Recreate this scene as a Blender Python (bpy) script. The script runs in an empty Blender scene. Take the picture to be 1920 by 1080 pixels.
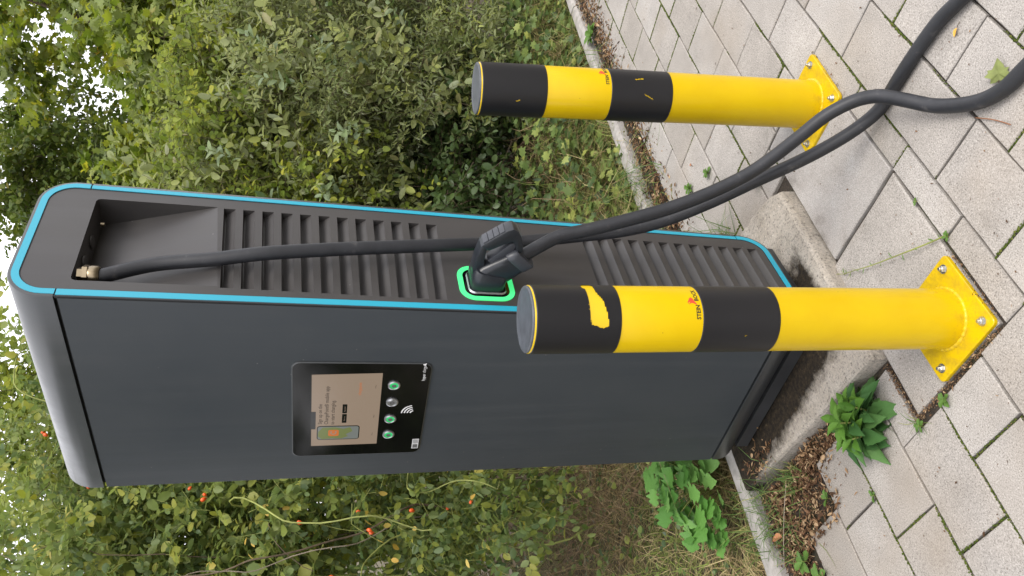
import bpy, bmesh, math, random
import numpy as np
from mathutils import Vector, Matrix, noise as mnoise

rng = np.random.default_rng(7)
random.seed(7)
S = bpy.context.scene
COL = S.collection
PI = math.pi

# ------------------------------------------------------------------ camera
cd = bpy.data.cameras.new('camera'); cam = bpy.data.objects.new('camera', cd); COL.objects.link(cam)
CAM_H = 1.59065
PITCH, ROLL, GRID = 0.22141, -0.00169, 0.74754
def to_grid(v):
    c, s = math.cos(GRID), math.sin(GRID)
    return Vector((c*v[0]+s*v[1], -s*v[0]+c*v[1], v[2]))
_r = Vector((1, 0, 0)); _f = Vector((0, math.cos(PITCH), -math.sin(PITCH))); _u = Vector((0, math.sin(PITCH), math.cos(PITCH)))
CR = to_grid(_r*math.cos(ROLL)+_u*math.sin(ROLL)); CU = to_grid(_u*math.cos(ROLL)-_r*math.sin(ROLL)); CF = to_grid(_f)
# the phone was held sideways: the picture's right is the world's down
cam.matrix_world = Matrix(((-CU.x, CR.x, -CF.x, 0), (-CU.y, CR.y, -CF.y, 0), (-CU.z, CR.z, -CF.z, CAM_H), (0, 0, 0, 1)))
cd.sensor_fit = 'HORIZONTAL'; cd.sensor_width = 36.0; cd.lens = 36.0*1523.0/1920.0
cd.clip_start = 0.05; cd.clip_end = 1000
S.camera = cam

# ------------------------------------------------------------------ world, sun, exposure (overcast)
SUN_EL, SUN_AZ = math.radians(50), math.radians(262)      # azimuth measured from +X, counter-clockwise
w = bpy.data.worlds.new('World'); S.world = w; w.use_nodes = True
nt = w.node_tree; nt.nodes.clear()
out = nt.nodes.new('ShaderNodeOutputWorld'); bg = nt.nodes.new('ShaderNodeBackground')
sky = nt.nodes.new('ShaderNodeTexSky'); sky.sky_type = 'NISHITA'; sky.sun_disc = False
sky.sun_elevation = SUN_EL; sky.sun_rotation = math.pi/2-SUN_AZ
sky.air_density = 1.0; sky.dust_density = 4.0; sky.ozone_density = 1.0
mixw = nt.nodes.new('ShaderNodeMix'); mixw.data_type = 'RGBA'; mixw.inputs[0].default_value = 0.72
mixw.inputs[7].default_value = (14.4, 14.2, 14.6, 1)      # the cloud layer
nt.links.new(sky.outputs[0], mixw.inputs[6]); nt.links.new(mixw.outputs[2], bg.inputs[0])
bg.inputs[1].default_value = 0.10
nt.links.new(bg.outputs[0], out.inputs[0])
sl = bpy.data.lights.new('sun', 'SUN'); sl.energy = 1.5; sl.angle = math.radians(28); sl.color = (1.0, 0.96, 0.9)
so = bpy.data.objects.new('sun', sl); COL.objects.link(so)
sd = Vector((math.cos(SUN_EL)*math.cos(SUN_AZ), math.cos(SUN_EL)*math.sin(SUN_AZ), math.sin(SUN_EL)))
so.rotation_euler = (-sd).to_track_quat('-Z', 'Y').to_euler(); so.location = sd*20
S.view_settings.view_transform = 'Standard'; S.view_settings.look = 'None'
S.view_settings.exposure = 0.85; S.view_settings.gamma = 1.0; S.view_settings.use_curve_mapping = False

# ------------------------------------------------------------------ helpers
def link(o, parent=None):
    COL.objects.link(o)
    if parent is not None: o.parent = parent
    return o
def tag(o, label=None, cat=None, group=None, kind=None):
    if label: o['label'] = label
    if cat: o['category'] = cat
    if group: o['group'] = group
    if kind: o['kind'] = kind
    return o
def empty(name, loc=(0, 0, 0), rot=(0, 0, 0)):
    o = bpy.data.objects.new(name, None); o.location = loc; o.rotation_euler = rot
    o.empty_display_size = 0.1
    return link(o)
def mob(name, verts, faces, mat, parent=None, smooth=False, loc=None):
    me = bpy.data.meshes.new(name); me.from_pydata([tuple(v) for v in verts], [], [tuple(f) for f in faces]); me.update()
    if mat: me.materials.append(mat)
    if smooth: me.polygons.foreach_set('use_smooth', [True]*len(me.polygons))
    o = bpy.data.objects.new(name, me)
    if loc is not None: o.location = loc
    return link(o, parent)
def bmob(name, bm, mat, parent=None, smooth=False, loc=None, auto=None):
    me = bpy.data.meshes.new(name); bm.normal_update(); bm.to_mesh(me); bm.free()
    if mat: me.materials.append(mat)
    if smooth: me.polygons.foreach_set('use_smooth', [True]*len(me.polygons))
    if auto is not None:
        me.polygons.foreach_set('use_smooth', [True]*len(me.polygons)); me.set_sharp_from_angle(angle=auto)
    o = bpy.data.objects.new(name, me)
    if loc is not None: o.location = loc
    return link(o, parent)
def npmesh(name, V, F_list, mat, parent=None, rnd=None, smooth=False, loc=None):
    """V (n,3); F_list: list of arrays (m,k) of polygons; rnd one value per polygon in the same order"""
    me = bpy.data.meshes.new(name)
    me.vertices.add(len(V)); me.vertices.foreach_set('co', np.ascontiguousarray(V, dtype=np.float32).ravel())
    loops = np.concatenate([f.ravel() for f in F_list]).astype(np.int32)
    tot = np.concatenate([np.full(len(f), f.shape[1], dtype=np.int32) for f in F_list])
    st = np.concatenate([[0], np.cumsum(tot)[:-1]]).astype(np.int32)
    me.loops.add(len(loops)); me.loops.foreach_set('vertex_index', loops)
    me.polygons.add(len(tot)); me.polygons.foreach_set('loop_start', st)
    if smooth: me.polygons.foreach_set('use_smooth', np.ones(len(tot), dtype=bool))
    me.update(calc_edges=True); me.validate()
    if rnd is not None:
        a = me.attributes.new('rnd', 'FLOAT', 'FACE'); a.data.foreach_set('value', np.ascontiguousarray(rnd, dtype=np.float32))
    if mat: me.materials.append(mat)
    o = bpy.data.objects.new(name, me)
    if loc is not None: o.location = loc
    return link(o, parent)

def nrm(a): return a/np.maximum(np.linalg.norm(a, axis=-1, keepdims=True), 1e-9)

# ---- materials
def mat_new(name):
    m = bpy.data.materials.new(name); m.use_nodes = True
    b = m.node_tree.nodes['Principled BSDF']; return m, m.node_tree, b
def N(t, typ, **kw):
    n = t.nodes.new(typ)
    for k, v in kw.items(): setattr(n, k, v)
    return n
def ramp(t, fac, stops, interp='LINEAR'):
    r = N(t, 'ShaderNodeValToRGB'); cr = r.color_ramp; cr.interpolation = interp
    while len(cr.elements) < len(stops): cr.elements.new(0.5)
    for e, (p, c) in zip(cr.elements, stops):
        e.position = p; e.color = (c[0], c[1], c[2], 1) if len(c) == 3 else c
    t.links.new(fac, r.inputs[0]); return r
def noise_tex(t, scale, detail=4, rough=0.55, coord='Object', vec=None):
    n = N(t, 'ShaderNodeTexNoise'); n.inputs['Scale'].default_value = scale; n.inputs['Detail'].default_value = detail; n.inputs['Roughness'].default_value = rough
    if vec is None:
        tc = N(t, 'ShaderNodeTexCoord'); vec = tc.outputs[coord]
    t.links.new(vec, n.inputs['Vector']); return n
def mixc(t, fac, a, b, mode='MIX'):
    m = N(t, 'ShaderNodeMix', data_type='RGBA', blend_type=mode)
    for sock, v in ((m.inputs[0], fac), (m.inputs[6], a), (m.inputs[7], b)):
        if hasattr(v, 'links') or hasattr(v, 'is_linked'): t.links.new(v, sock)
        elif isinstance(v, (int, float)): sock.default_value = v
        else: sock.default_value = (v[0], v[1], v[2], 1)
    return m.outputs[2]
def bump(t, b, height, strength=0.3, dist=0.002):
    n = N(t, 'ShaderNodeBump'); n.inputs['Strength'].default_value = strength; n.inputs['Distance'].default_value = dist
    t.links.new(height, n.inputs['Height']); t.links.new(n.outputs[0], b.inputs['Normal']); return n
def simple(name, col, rough=0.5, metal=0.0, spec=0.5, var=0.0, scale=30, bmp=0.0, bscale=300):
    m, t, b = mat_new(name)
    b.inputs['Roughness'].default_value = rough; b.inputs['Metallic'].default_value = metal
    b.inputs['Specular IOR Level'].default_value = spec
    if var > 0:
        n = noise_tex(t, scale, 5)
        r = ramp(t, n.outputs[0], [(0.3, [c*(1-var) for c in col]), (0.7, [min(1, c*(1+var)) for c in col])])
        t.links.new(r.outputs[0], b.inputs['Base Color'])
    else: b.inputs['Base Color'].default_value = (*col, 1)
    if bmp > 0:
        n2 = noise_tex(t, bscale, 3); bump(t, b, n2.outputs[0], bmp, 0.001)
    return m
def emit(name, col, strength, base=(0, 0, 0), rough=0.4):
    m, t, b = mat_new(name); b.inputs['Base Color'].default_value = (*base, 1); b.inputs['Roughness'].default_value = rough
    b.inputs['Emission Color'].default_value = (*col, 1); b.inputs['Emission Strength'].default_value = strength; return m
def leaf_mat(name, stops, under=None, trans=0.3, rough=0.5, spec=0.3, attr=True):
    """leaf colour from a per-leaf random number; underside may be paler, as on the real leaf"""
    m, t, b = mat_new(name)
    if attr:
        a = N(t, 'ShaderNodeAttribute', attribute_name='rnd'); fac = a.outputs['Fac']
    else:
        a = N(t, 'ShaderNodeObjectInfo'); fac = a.outputs['Random']
    r = ramp(t, fac, stops); c = r.outputs[0]
    n = noise_tex(t, 25, 3); c = mixc(t, 0.35, c, mixc(t, n.outputs[0], (0.25, 0.25, 0.25), (0.9, 0.9, 0.9)), 'OVERLAY')
    if under:
        g = N(t, 'ShaderNodeNewGeometry'); c = mixc(t, g.outputs['Backfacing'], c, mixc(t, 0.6, c, under))
    t.links.new(c, b.inputs['Base Color']); b.inputs['Roughness'].default_value = rough; b.inputs['Specular IOR Level'].default_value = spec
    tr = N(t, 'ShaderNodeBsdfTranslucent'); t.links.new(mixc(t, 1.0, c, (1.0, 1.0, 0.55), 'MULTIPLY'), tr.inputs[0])
    ms = N(t, 'ShaderNodeMixShader'); ms.inputs[0].default_value = trans
    t.links.new(b.outputs[0], ms.inputs[1]); t.links.new(tr.outputs[0], ms.inputs[2])
    t.links.new(ms.outputs[0], t.nodes['Material Output'].inputs[0])
    return m

M = {}
def shell_mat(name, col, dust, rough):
    m, t, b = mat_new(name); tc = N(t, 'ShaderNodeTexCoord'); mp = N(t, 'ShaderNodeMapping'); mp.inputs['Scale'].default_value = (26, 26, 1.1)
    t.links.new(tc.outputs['Object'], mp.inputs[0]); st_ = noise_tex(t, 1.0, 6, 0.65, vec=mp.outputs[0]); n = noise_tex(t, 2.2, 5, 0.6)
    c = mixc(t, ramp(t, n.outputs[0], [(0.35, (0, 0, 0)), (0.75, (0.30, 0.30, 0.30))]).outputs[0], col, dust)
    c = mixc(t, ramp(t, st_.outputs[0], [(0.50, (0, 0, 0)), (0.78, (0.22, 0.22, 0.22))]).outputs[0], c, dust)
    v = N(t, 'ShaderNodeTexVoronoi'); v.inputs['Scale'].default_value = 26; t.links.new(tc.outputs['Object'], v.inputs['Vector'])
    sc = N(t, 'ShaderNodeSeparateColor'); t.links.new(v.outputs['Color'], sc.inputs[0]); g = N(t, 'ShaderNodeMath', operation='GREATER_THAN'); g.inputs[1].default_value = 0.80; t.links.new(sc.outputs[0], g.inputs[0])
    mm = N(t, 'ShaderNodeMath', operation='MULTIPLY'); t.links.new(ramp(t, v.outputs['Distance'], [(0.035, (1, 1, 1)), (0.06, (0, 0, 0))]).outputs[0], mm.inputs[0]); t.links.new(g.outputs[0], mm.inputs[1])
    c = mixc(t, mm.outputs[0], c, (0.14, 0.135, 0.125))
    t.links.new(c, b.inputs['Base Color'])
    rr = ramp(t, st_.outputs[0], [(0.35, (rough,)*3), (0.75, (rough+0.13,)*3)]); t.links.new(rr.outputs[0], b.inputs['Roughness'])
    n3 = noise_tex(t, 900, 2); bump(t, b, n3.outputs[0], 0.05, 0.001); return m, b
M['shell'], _b = shell_mat('charger_dark_coating', (0.027, 0.031, 0.0345), (0.062, 0.062, 0.058), 0.29); _b.inputs['Coat Weight'].default_value = 0.35; _b.inputs['Coat Roughness'].default_value = 0.26
M['front'], _b = shell_mat('front_sheet_coating', (0.030, 0.0365, 0.043), (0.064, 0.067, 0.068), 0.46); _b.inputs['Specular IOR Level'].default_value = 0.36
M['side'], _b = shell_mat('side_panel_coating', (0.038, 0.0355, 0.036), (0.075, 0.071, 0.064), 0.38)
M['black'] = simple('black_gap', (0.008, 0.008, 0.009), 0.6)
M['foot'] = simple('foot_steel', (0.03, 0.031, 0.033), 0.4, 0, 0.5, 0.25, 8)
M['teal'] = simple('teal_trim_paint', (0.020, 0.315, 0.44), 0.38, 0, 0.5)
M['glass'] = simple('black_glass', (0.003, 0.003, 0.0035), 0.10, 0, 0.36)
M['silver'] = simple('bright_edge', (0.45, 0.46, 0.48), 0.3, 0.9)
M['nickel'] = simple('nickel', (0.24, 0.195, 0.13), 0.32, 1.0, 0.5, 0.15, 60)
M['steel'] = simple('zinc_steel', (0.52, 0.52, 0.50), 0.32, 1.0, 0.5, 0.2, 80)
M['led'] = emit('green_led_ring', (0.05, 0.80, 0.22), 0.50, (0.05, 0.4, 0.15))
M['led2'] = emit('green_button_led', (0.02, 0.75, 0.2), 0.5)
M['screen'] = emit('screen_tan', (0.27, 0.20, 0.145), 0.58, (0.01, 0.01, 0.01), 0.15)
M['scr_dark'] = emit('screen_text', (0.035, 0.025, 0.02), 0.7, (0.01, 0.01, 0.01), 0.15)
M['scr_black'] = simple('screen_black', (0.003, 0.003, 0.003), 0.1)
M['scr_orange'] = emit('screen_orange', (0.42, 0.11, 0.02), 0.7, (0.01, 0.01, 0.01), 0.15)
M['scr_green'] = emit('screen_map_green', (0.11, 0.13, 0.04), 0.75, (0.01, 0.01, 0.01), 0.15)
M['scr_grey'] = emit('screen_map_grey', (0.12, 0.13, 0.12), 0.75, (0.01, 0.01, 0.01), 0.15)
M['print'] = simple('white_print', (0.72, 0.72, 0.72), 0.5)
M['label'] = simple('label_white', (0.55, 0.55, 0.55), 0.5)
M['labelgrey'] = simple('label_grey', (0.10, 0.10, 0.10), 0.5)
M['plug'] = simple('plug_plastic', (0.013, 0.0155, 0.020), 0.33, 0, 0.5, 0.08, 40, 0.08, 1200)
M['plug2'] = simple('plug_soft_grip', (0.033, 0.036, 0.044), 0.42, 0, 0.5, 0.08, 40, 0.1, 900)
M['band'] = simple('black_film', (0.009, 0.0088, 0.010), 0.42, 0, 0.45, 0.08, 6)
M['cap'] = simple('cap_plastic', (0.058, 0.064, 0.074), 0.45, 0, 0.5, 0.18, 40, 0.1, 300)
M['bark'] = simple('bark', (0.10, 0.075, 0.05), 0.85, 0, 0.2, 0.35, 30, 0.5, 80)
M['cane'] = simple('green_cane', (0.20, 0.22, 0.06), 0.6, 0, 0.3, 0.35, 12)
M['canegrey'] = simple('grey_cane', (0.26, 0.22, 0.17), 0.75, 0, 0.3, 0.3, 14)
M['hip'] = simple('rose_hip', (0.62, 0.085, 0.012), 0.3, 0, 0.5, 0.25, 20)
M['red'] = simple('emblem_red', (0.65, 0.06, 0.03), 0.4)
M['ink'] = simple('black_ink', (0.012, 0.012, 0.012), 0.5)
# yellow enamel: real colour variation, scuffs and small dirt specks
def N_add(t, a, v):
    q = N(t, 'ShaderNodeMath', operation='ADD'); t.links.new(a, q.inputs[0]); q.inputs[1].default_value = v; return q.outputs[0]
def yellow_mat():
    m, t, b = mat_new('yellow_enamel')
    n = noise_tex(t, 7, 4); c = ramp(t, n.outputs[0], [(0.3, (0.515, 0.340, 0.001)), (0.7, (0.555, 0.380, 0.0015))]).outputs[0]
    tc = N(t, 'ShaderNodeTexCoord'); mp = N(t, 'ShaderNodeMapping'); mp.inputs['Scale'].default_value = (40, 40, 3)
    t.links.new(tc.outputs['Object'], mp.inputs[0]); n2 = noise_tex(t, 1.0, 6, 0.7, vec=mp.outputs[0])
    c = mixc(t, ramp(t, n2.outputs[0], [(0.60, (0, 0, 0)), (0.80, (0.30, 0.30, 0.30))]).outputs[0], c, (0.27, 0.17, 0.02))
    v = N(t, 'ShaderNodeTexVoronoi'); v.inputs['Scale'].default_value = 42; t.links.new(tc.outputs['Object'], v.inputs['Vector'])
    sp = ramp(t, v.outputs['Distance'], [(0.035, (1, 1, 1)), (0.055, (0, 0, 0))]).outputs[0]
    vc = N(t, 'ShaderNodeSeparateColor'); t.links.new(v.outputs['Color'], vc.inputs[0])
    g = N(t, 'ShaderNodeMath', operation='GREATER_THAN'); g.inputs[1].default_value = 0.86; t.links.new(vc.outputs[0], g.inputs[0])
    mm = N(t, 'ShaderNodeMath', operation='MULTIPLY'); t.links.new(sp, mm.inputs[0]); t.links.new(g.outputs[0], mm.inputs[1])
    c = mixc(t, mm.outputs[0], c, (0.12, 0.07, 0.02))
    sx = N(t, 'ShaderNodeSeparateXYZ'); t.links.new(tc.outputs['Object'], sx.inputs[0])          # soil splashed up from the ground
    nd = noise_tex(t, 28, 6, 0.75); ad = N(t, 'ShaderNodeMath', operation='MULTIPLY_ADD'); ad.inputs[1].default_value = -0.30; t.links.new(nd.outputs[0], ad.inputs[0]); t.links.new(sx.outputs[2], ad.inputs[2])
    c = mixc(t, ramp(t, N_add(t, ad.outputs[0], 0.2), [(0.02, (0.36, 0.36, 0.36)), (0.085, (0, 0, 0))]).outputs[0], c, (0.15, 0.095, 0.03))
    t.links.new(c, b.inputs['Base Color']); b.inputs['Roughness'].default_value = 0.28; b.inputs['Specular IOR Level'].default_value = 0.32
    n3 = noise_tex(t, 90, 2); bump(t, b, n3.outputs[0], 0.06, 0.001)
    return m
M['yellow'] = yellow_mat()
def cable_mat():
    m, t, b = mat_new('cable_rubber')
    n = noise_tex(t, 18, 6, 0.7); c = ramp(t, n.outputs[0], [(0.35, (0.011, 0.012, 0.015)), (0.60, (0.017, 0.018, 0.022)), (0.74, (0.060, 0.058, 0.058))]).outputs[0]
    t.links.new(c, b.inputs['Base Color']); b.inputs['Roughness'].default_value = 0.5; b.inputs['Specular IOR Level'].default_value = 0.45
    n2 = noise_tex(t, 500, 2); bump(t, b, n2.outputs[0], 0.12, 0.001); return m
M['cable'] = cable_mat()
def paver_mat():
    m, t, b = mat_new('paver_concrete')
    oi = N(t, 'ShaderNodeObjectInfo')
    c = ramp(t, oi.outputs['Random'], [(0, (0.268, 0.246, 0.221)), (0.5, (0.296, 0.275, 0.252)), (1, (0.322, 0.303, 0.282))]).outputs[0]
    g = N(t, 'ShaderNodeNewGeometry'); pos = g.outputs['Position']
    n = noise_tex(t, 5, 6, 0.6, vec=pos); c = mixc(t, 0.5, c, ramp(t, n.outputs[0], [(0.3, (0.36, 0.36, 0.36)), (0.7, (0.62, 0.62, 0.62))]).outputs[0], 'OVERLAY')
    n2 = noise_tex(t, 260, 3, 0.75, vec=pos); c = mixc(t, 1.0, c, ramp(t, n2.outputs[0], [(0.31, (0.16, 0.15, 0.14)), (0.45, (0.47, 0.47, 0.47)), (0.58, (0.56, 0.56, 0.56)), (0.70, (0.84, 0.84, 0.84))]).outputs[0], 'OVERLAY')
    v = N(t, 'ShaderNodeTexVoronoi'); v.inputs['Scale'].default_value = 38; t.links.new(pos, v.inputs['Vector'])
    sc = N(t, 'ShaderNodeSeparateColor'); t.links.new(v.outputs['Color'], sc.inputs[0])
    gt = N(t, 'ShaderNodeMath', operation='GREATER_THAN'); gt.inputs[1].default_value = 0.90; t.links.new(sc.outputs[1], gt.inputs[0])
    sp = ramp(t, v.outputs['Distance'], [(0.06, (1, 1, 1)), (0.12, (0, 0, 0))]).outputs[0]
    mm = N(t, 'ShaderNodeMath', operation='MULTIPLY'); t.links.new(sp, mm.inputs[0]); t.links.new(gt.outputs[0], mm.inputs[1])
    c = mixc(t, mm.outputs[0], c, (0.14, 0.11, 0.09))
    n4 = noise_tex(t, 1.7, 3, 0.6, vec=pos); c = mixc(t, ramp(t, n4.outputs[0], [(0.50, (0, 0, 0)), (0.72, (0.45, 0.45, 0.45))]).outputs[0], c, (0.24, 0.195, 0.145))
    n6 = noise_tex(t, 9, 5, 0.7, vec=pos); c = mixc(t, ramp(t, n6.outputs[0], [(0.60, (0, 0, 0)), (0.78, (0.45, 0.45, 0.45))]).outputs[0], c, (0.15, 0.135, 0.115))
    t.links.new(c, b.inputs['Base Color']); b.inputs['Roughness'].default_value = 0.85; b.inputs['Specular IOR Level'].default_value = 0.25
    bump(t, b, n2.outputs[0], 0.35, 0.0015); return m
M['paver'] = paver_mat()
def slab_mat():     # the poured slab behind the bollards: smoother, with rain stains
    m, t, b = mat_new('stained_slab')
    g = N(t, 'ShaderNodeNewGeometry'); pos = g.outputs['Position']
    n = noise_tex(t, 6, 6, 0.62, vec=pos)
    c = ramp(t, n.outputs[0], [(0.28, (0.17, 0.153, 0.137)), (0.42, (0.285, 0.266, 0.249)), (0.60, (0.325, 0.309, 0.294)), (0.75, (0.38, 0.372, 0.365))]).outputs[0]
    n2 = noise_tex(t, 300, 3, 0.7, vec=pos); c = mixc(t, 0.8, c, ramp(t, n2.outputs[0], [(0.3, (0.25, 0.25, 0.25)), (0.5, (0.5, 0.5, 0.5)), (0.72, (0.75, 0.75, 0.75))]).outputs[0], 'OVERLAY')
    t.links.new(c, b.inputs['Base Color']); b.inputs['Roughness'].default_value = 0.8; b.inputs['Specular IOR Level'].default_value = 0.25
    bump(t, b, n2.outputs[0], 0.3, 0.0012); return m
M['slab'] = slab_mat()
def plinth_mat():
    m, t, b = mat_new('plinth_concrete')
    g = N(t, 'ShaderNodeNewGeometry'); pos = g.outputs['Position']
    n = noise_tex(t, 9, 6, 0.65, vec=pos); c = ramp(t, n.outputs[0], [(0.3, (0.24, 0.215, 0.182)), (0.55, (0.305, 0.278, 0.243)), (0.75, (0.36, 0.334, 0.30))]).outputs[0]
    n2 = noise_tex(t, 130, 4, 0.75, vec=pos); c = mixc(t, 1.0, c, ramp(t, n2.outputs[0], [(0.32, (0.14, 0.13, 0.12)), (0.46, (0.5, 0.5, 0.5)), (0.62, (0.58, 0.57, 0.55)), (0.70, (0.88, 0.87, 0.85))]).outputs[0], 'OVERLAY')
    # black algae band where rain drips off the cabinet: distance from the cabinet's footprint
    sx = N(t, 'ShaderNodeSeparateXYZ'); t.links.new(pos, sx.inputs[0])
    def mth(op, a, bb):
        q = N(t, 'ShaderNodeMath', operation=op)
        for k, v in ((0, a), (1, bb)):
            if isinstance(v, (int, float)): q.inputs[k].default_value = v
            else: t.links.new(v, q.inputs[k])
        return q.outputs[0]
    dx = mth('SUBTRACT', mth('ADD', 1.463, mth('MULTIPLY', mth('SUBTRACT', sx.outputs[1], 1.75), -0.075)), sx.outputs[0])   # front face side
    dy = mth('SUBTRACT', mth('ADD', 1.748, mth('MULTIPLY', mth('SUBTRACT', sx.outputs[0], 1.47), 0.10)), sx.outputs[1])     # cable side
    d = mth('MAXIMUM', mth('MAXIMUM', dx, mth('MULTIPLY', dy, 1.5)), mth('MULTIPLY', mth('SUBTRACT', sx.outputs[0], 1.62), 0.55))
    n3 = noise_tex(t, 22, 5, 0.7, vec=pos)
    dd = mth('ADD', d, mth('MULTIPLY', mth('SUBTRACT', n3.outputs[0], 0.5), 0.11))
    f = ramp(t, dd, [(0.050, (1, 1, 1)), (0.098, (0, 0, 0))]).outputs[0]
    n5 = noise_tex(t, 60, 4, 0.7, vec=pos)
    c = mixc(t, f, c, ramp(t, n5.outputs[0], [(0.4, (0.010, 0.008, 0.006)), (0.62, (0.030, 0.022, 0.013)), (0.75, (0.085, 0.065, 0.035))]).outputs[0])
    t.links.new(c, b.inputs['Base Color']); b.inputs['Roughness'].default_value = 0.9; b.inputs['Specular IOR Level'].default_value = 0.2
    bump(t, b, n2.outputs[0], 0.6, 0.003); return m
M['plinth'] = plinth_mat()
M['kerb'] = simple('kerb_concrete', (0.30, 0.283, 0.265), 0.85, 0, 0.2, 0.22, 25, 0.5, 250)
def bed_mat():
    m, t, b = mat_new('joint_soil')
    g = N(t, 'ShaderNodeNewGeometry'); pos = g.outputs['Position']
    n = noise_tex(t, 4, 5, 0.6, vec=pos); n2 = noise_tex(t, 120, 4, 0.7, vec=pos)
    c = ramp(t, n2.outputs[0], [(0.3, (0.012, 0.010, 0.008)), (0.7, (0.06, 0.045, 0.032))]).outputs[0]
    c = mixc(t, ramp(t, n.outputs[0], [(0.50, (0, 0, 0)), (0.66, (.6, .6, .6))]).outputs[0], c, (0.04, 0.055, 0.012))
    t.links.new(c, b.inputs['Base Color']); b.inputs['Roughness'].default_value = 1.0; bump(t, b, n2.outputs[0], 0.8, 0.004); return m
M['bed'] = bed_mat()
def soil_mat():
    m, t, b = mat_new('garden_soil')
    g = N(t, 'ShaderNodeNewGeometry'); pos = g.outputs['Position']
    n = noise_tex(t, 3, 6, 0.65, vec=pos); n2 = noise_tex(t, 60, 5, 0.7, vec=pos)
    c = ramp(t, n2.outputs[0], [(0.3, (0.03, 0.022, 0.014)), (0.55, (0.085, 0.062, 0.036)), (0.75, (0.19, 0.145, 0.085))]).outputs[0]
    c = mixc(t, ramp(t, n.outputs[0], [(0.45, (0, 0, 0)), (0.65, (0.7, 0.7, 0.7))]).outputs[0], c, (0.075, 0.09, 0.025))
    t.links.new(c, b.inputs['Base Color']); b.inputs['Roughness'].default_value = 1.0; bump(t, b, n2.outputs[0], 0.8, 0.01); return m
M['soil'] = soil_mat()
M['moss'] = leaf_mat('moss_green', [(0, (0.030, 0.042, 0.008)), (0.6, (0.060, 0.085, 0.013)), (1, (0.11, 0.115, 0.03))], None, 0.1, 0.9, 0.1)
M['litter'] = leaf_mat('dry_litter', [(0, (0.05, 0.026, 0.014)), (0.4, (0.13, 0.07, 0.038)), (0.75, (0.24, 0.15, 0.08)), (1, (0.42, 0.31, 0.19))], None, 0.1, 0.8, 0.2)
M['dry'] = leaf_mat('dry_grass', [(0, (0.15, 0.11, 0.05)), (0.35, (0.33, 0.25, 0.125)), (0.55, (0.46, 0.37, 0.20)), (0.62, (0.14, 0.17, 0.04)), (1, (0.21, 0.27, 0.065))], None, 0.2, 0.7, 0.2)
M['grass'] = leaf_mat('grass_green', [(0, (0.055, 0.11, 0.022)), (0.7, (0.11, 0.19, 0.045)), (1, (0.30, 0.27, 0.10))], None, 0.3, 0.5, 0.3)
M['silverleaf'] = leaf_mat('silver_shrub_leaf', [(0, (0.080, 0.108, 0.030)), (0.35, (0.150, 0.188, 0.066)), (0.70, (0.240, 0.270, 0.115)), (0.90, (0.290, 0.325, 0.080)), (1, (0.28, 0.27, 0.13))], (0.36, 0.40, 0.28), 0.45, 0.45, 0.35)
M['sprig'] = leaf_mat('bright_sprig_leaf', [(0, (0.09, 0.14, 0.06)), (0.5, (0.13, 0.20, 0.085)), (0.8, (0.19, 0.28, 0.06)), (1, (0.22, 0.27, 0.13))], (0.25, 0.30, 0.20), 0.38, 0.5, 0.25, attr=False)
M['maple'] = leaf_mat('maple_leaf', [(0, (0.080, 0.125, 0.022)), (0.35, (0.160, 0.220, 0.036)), (0.68, (0.280, 0.325, 0.048)), (0.90, (0.42, 0.40, 0.055)), (1, (0.50, 0.31, 0.04))], (0.24, 0.29, 0.12), 0.52, 0.5, 0.3)
M['darkleaf'] = leaf_mat('dark_tree_leaf', [(0, (0.045, 0.074, 0.019)), (0.55, (0.095, 0.135, 0.030)), (0.90, (0.16, 0.185, 0.038)), (1, (0.26, 0.19, 0.03))], None, 0.38, 0.55, 0.25)
M['rose'] = leaf_mat('rose_leaf', [(0, (0.050, 0.098, 0.036)), (0.45, (0.130, 0.180, 0.050)), (0.74, (0.235, 0.270, 0.052)), (0.93, (0.33, 0.32, 0.06)), (1, (0.54, 0.38, 0.07))], (0.20, 0.27, 0.15), 0.48, 0.45, 0.35)
M['ivy'] = leaf_mat('ground_ivy_leaf', [(0, (0.040, 0.070, 0.022)), (0.55, (0.090, 0.135, 0.038)), (0.85, (0.16, 0.205, 0.055)), (1, (0.26, 0.28, 0.07))], None, 0.25, 0.4, 0.35)
M['yellowleaf'] = leaf_mat('yellow_leaf', [(0, (0.42, 0.27, 0.05)), (1, (0.55, 0.42, 0.12))], None, 0.3, 0.5, 0.3, attr=False)
M['herb'] = leaf_mat('herb_leaf', [(0, (0.065, 0.175, 0.032)), (0.5, (0.11, 0.26, 0.05)), (1, (0.18, 0.35, 0.09))], (0.2, 0.33, 0.17), 0.3, 0.5, 0.3, attr=False)
M['weed'] = leaf_mat('weed_leaf', [(0, (0.034, 0.095, 0.027)), (0.6, (0.056, 0.135, 0.038)), (1, (0.085, 0.175, 0.05))], (0.12, 0.22, 0.10), 0.2, 0.62, 0.18, attr=False)
M['weedyoung'] = leaf_mat('young_weed_leaf', [(0, (0.07, 0.17, 0.025)), (1, (0.12, 0.24, 0.04))], (0.16, 0.28, 0.10), 0.3, 0.6, 0.2, attr=False)
M['paleleaf'] = leaf_mat('pale_dry_leaf', [(0, (0.17, 0.12, 0.075)), (0.5, (0.36, 0.28, 0.20)), (1, (0.60, 0.52, 0.46))], None, 0.15, 0.7, 0.2)
M['seedling'] = leaf_mat('seedling_leaf', [(0, (0.10, 0.19, 0.04)), (1, (0.20, 0.30, 0.07))], None, 0.3, 0.5, 0.3)

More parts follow.
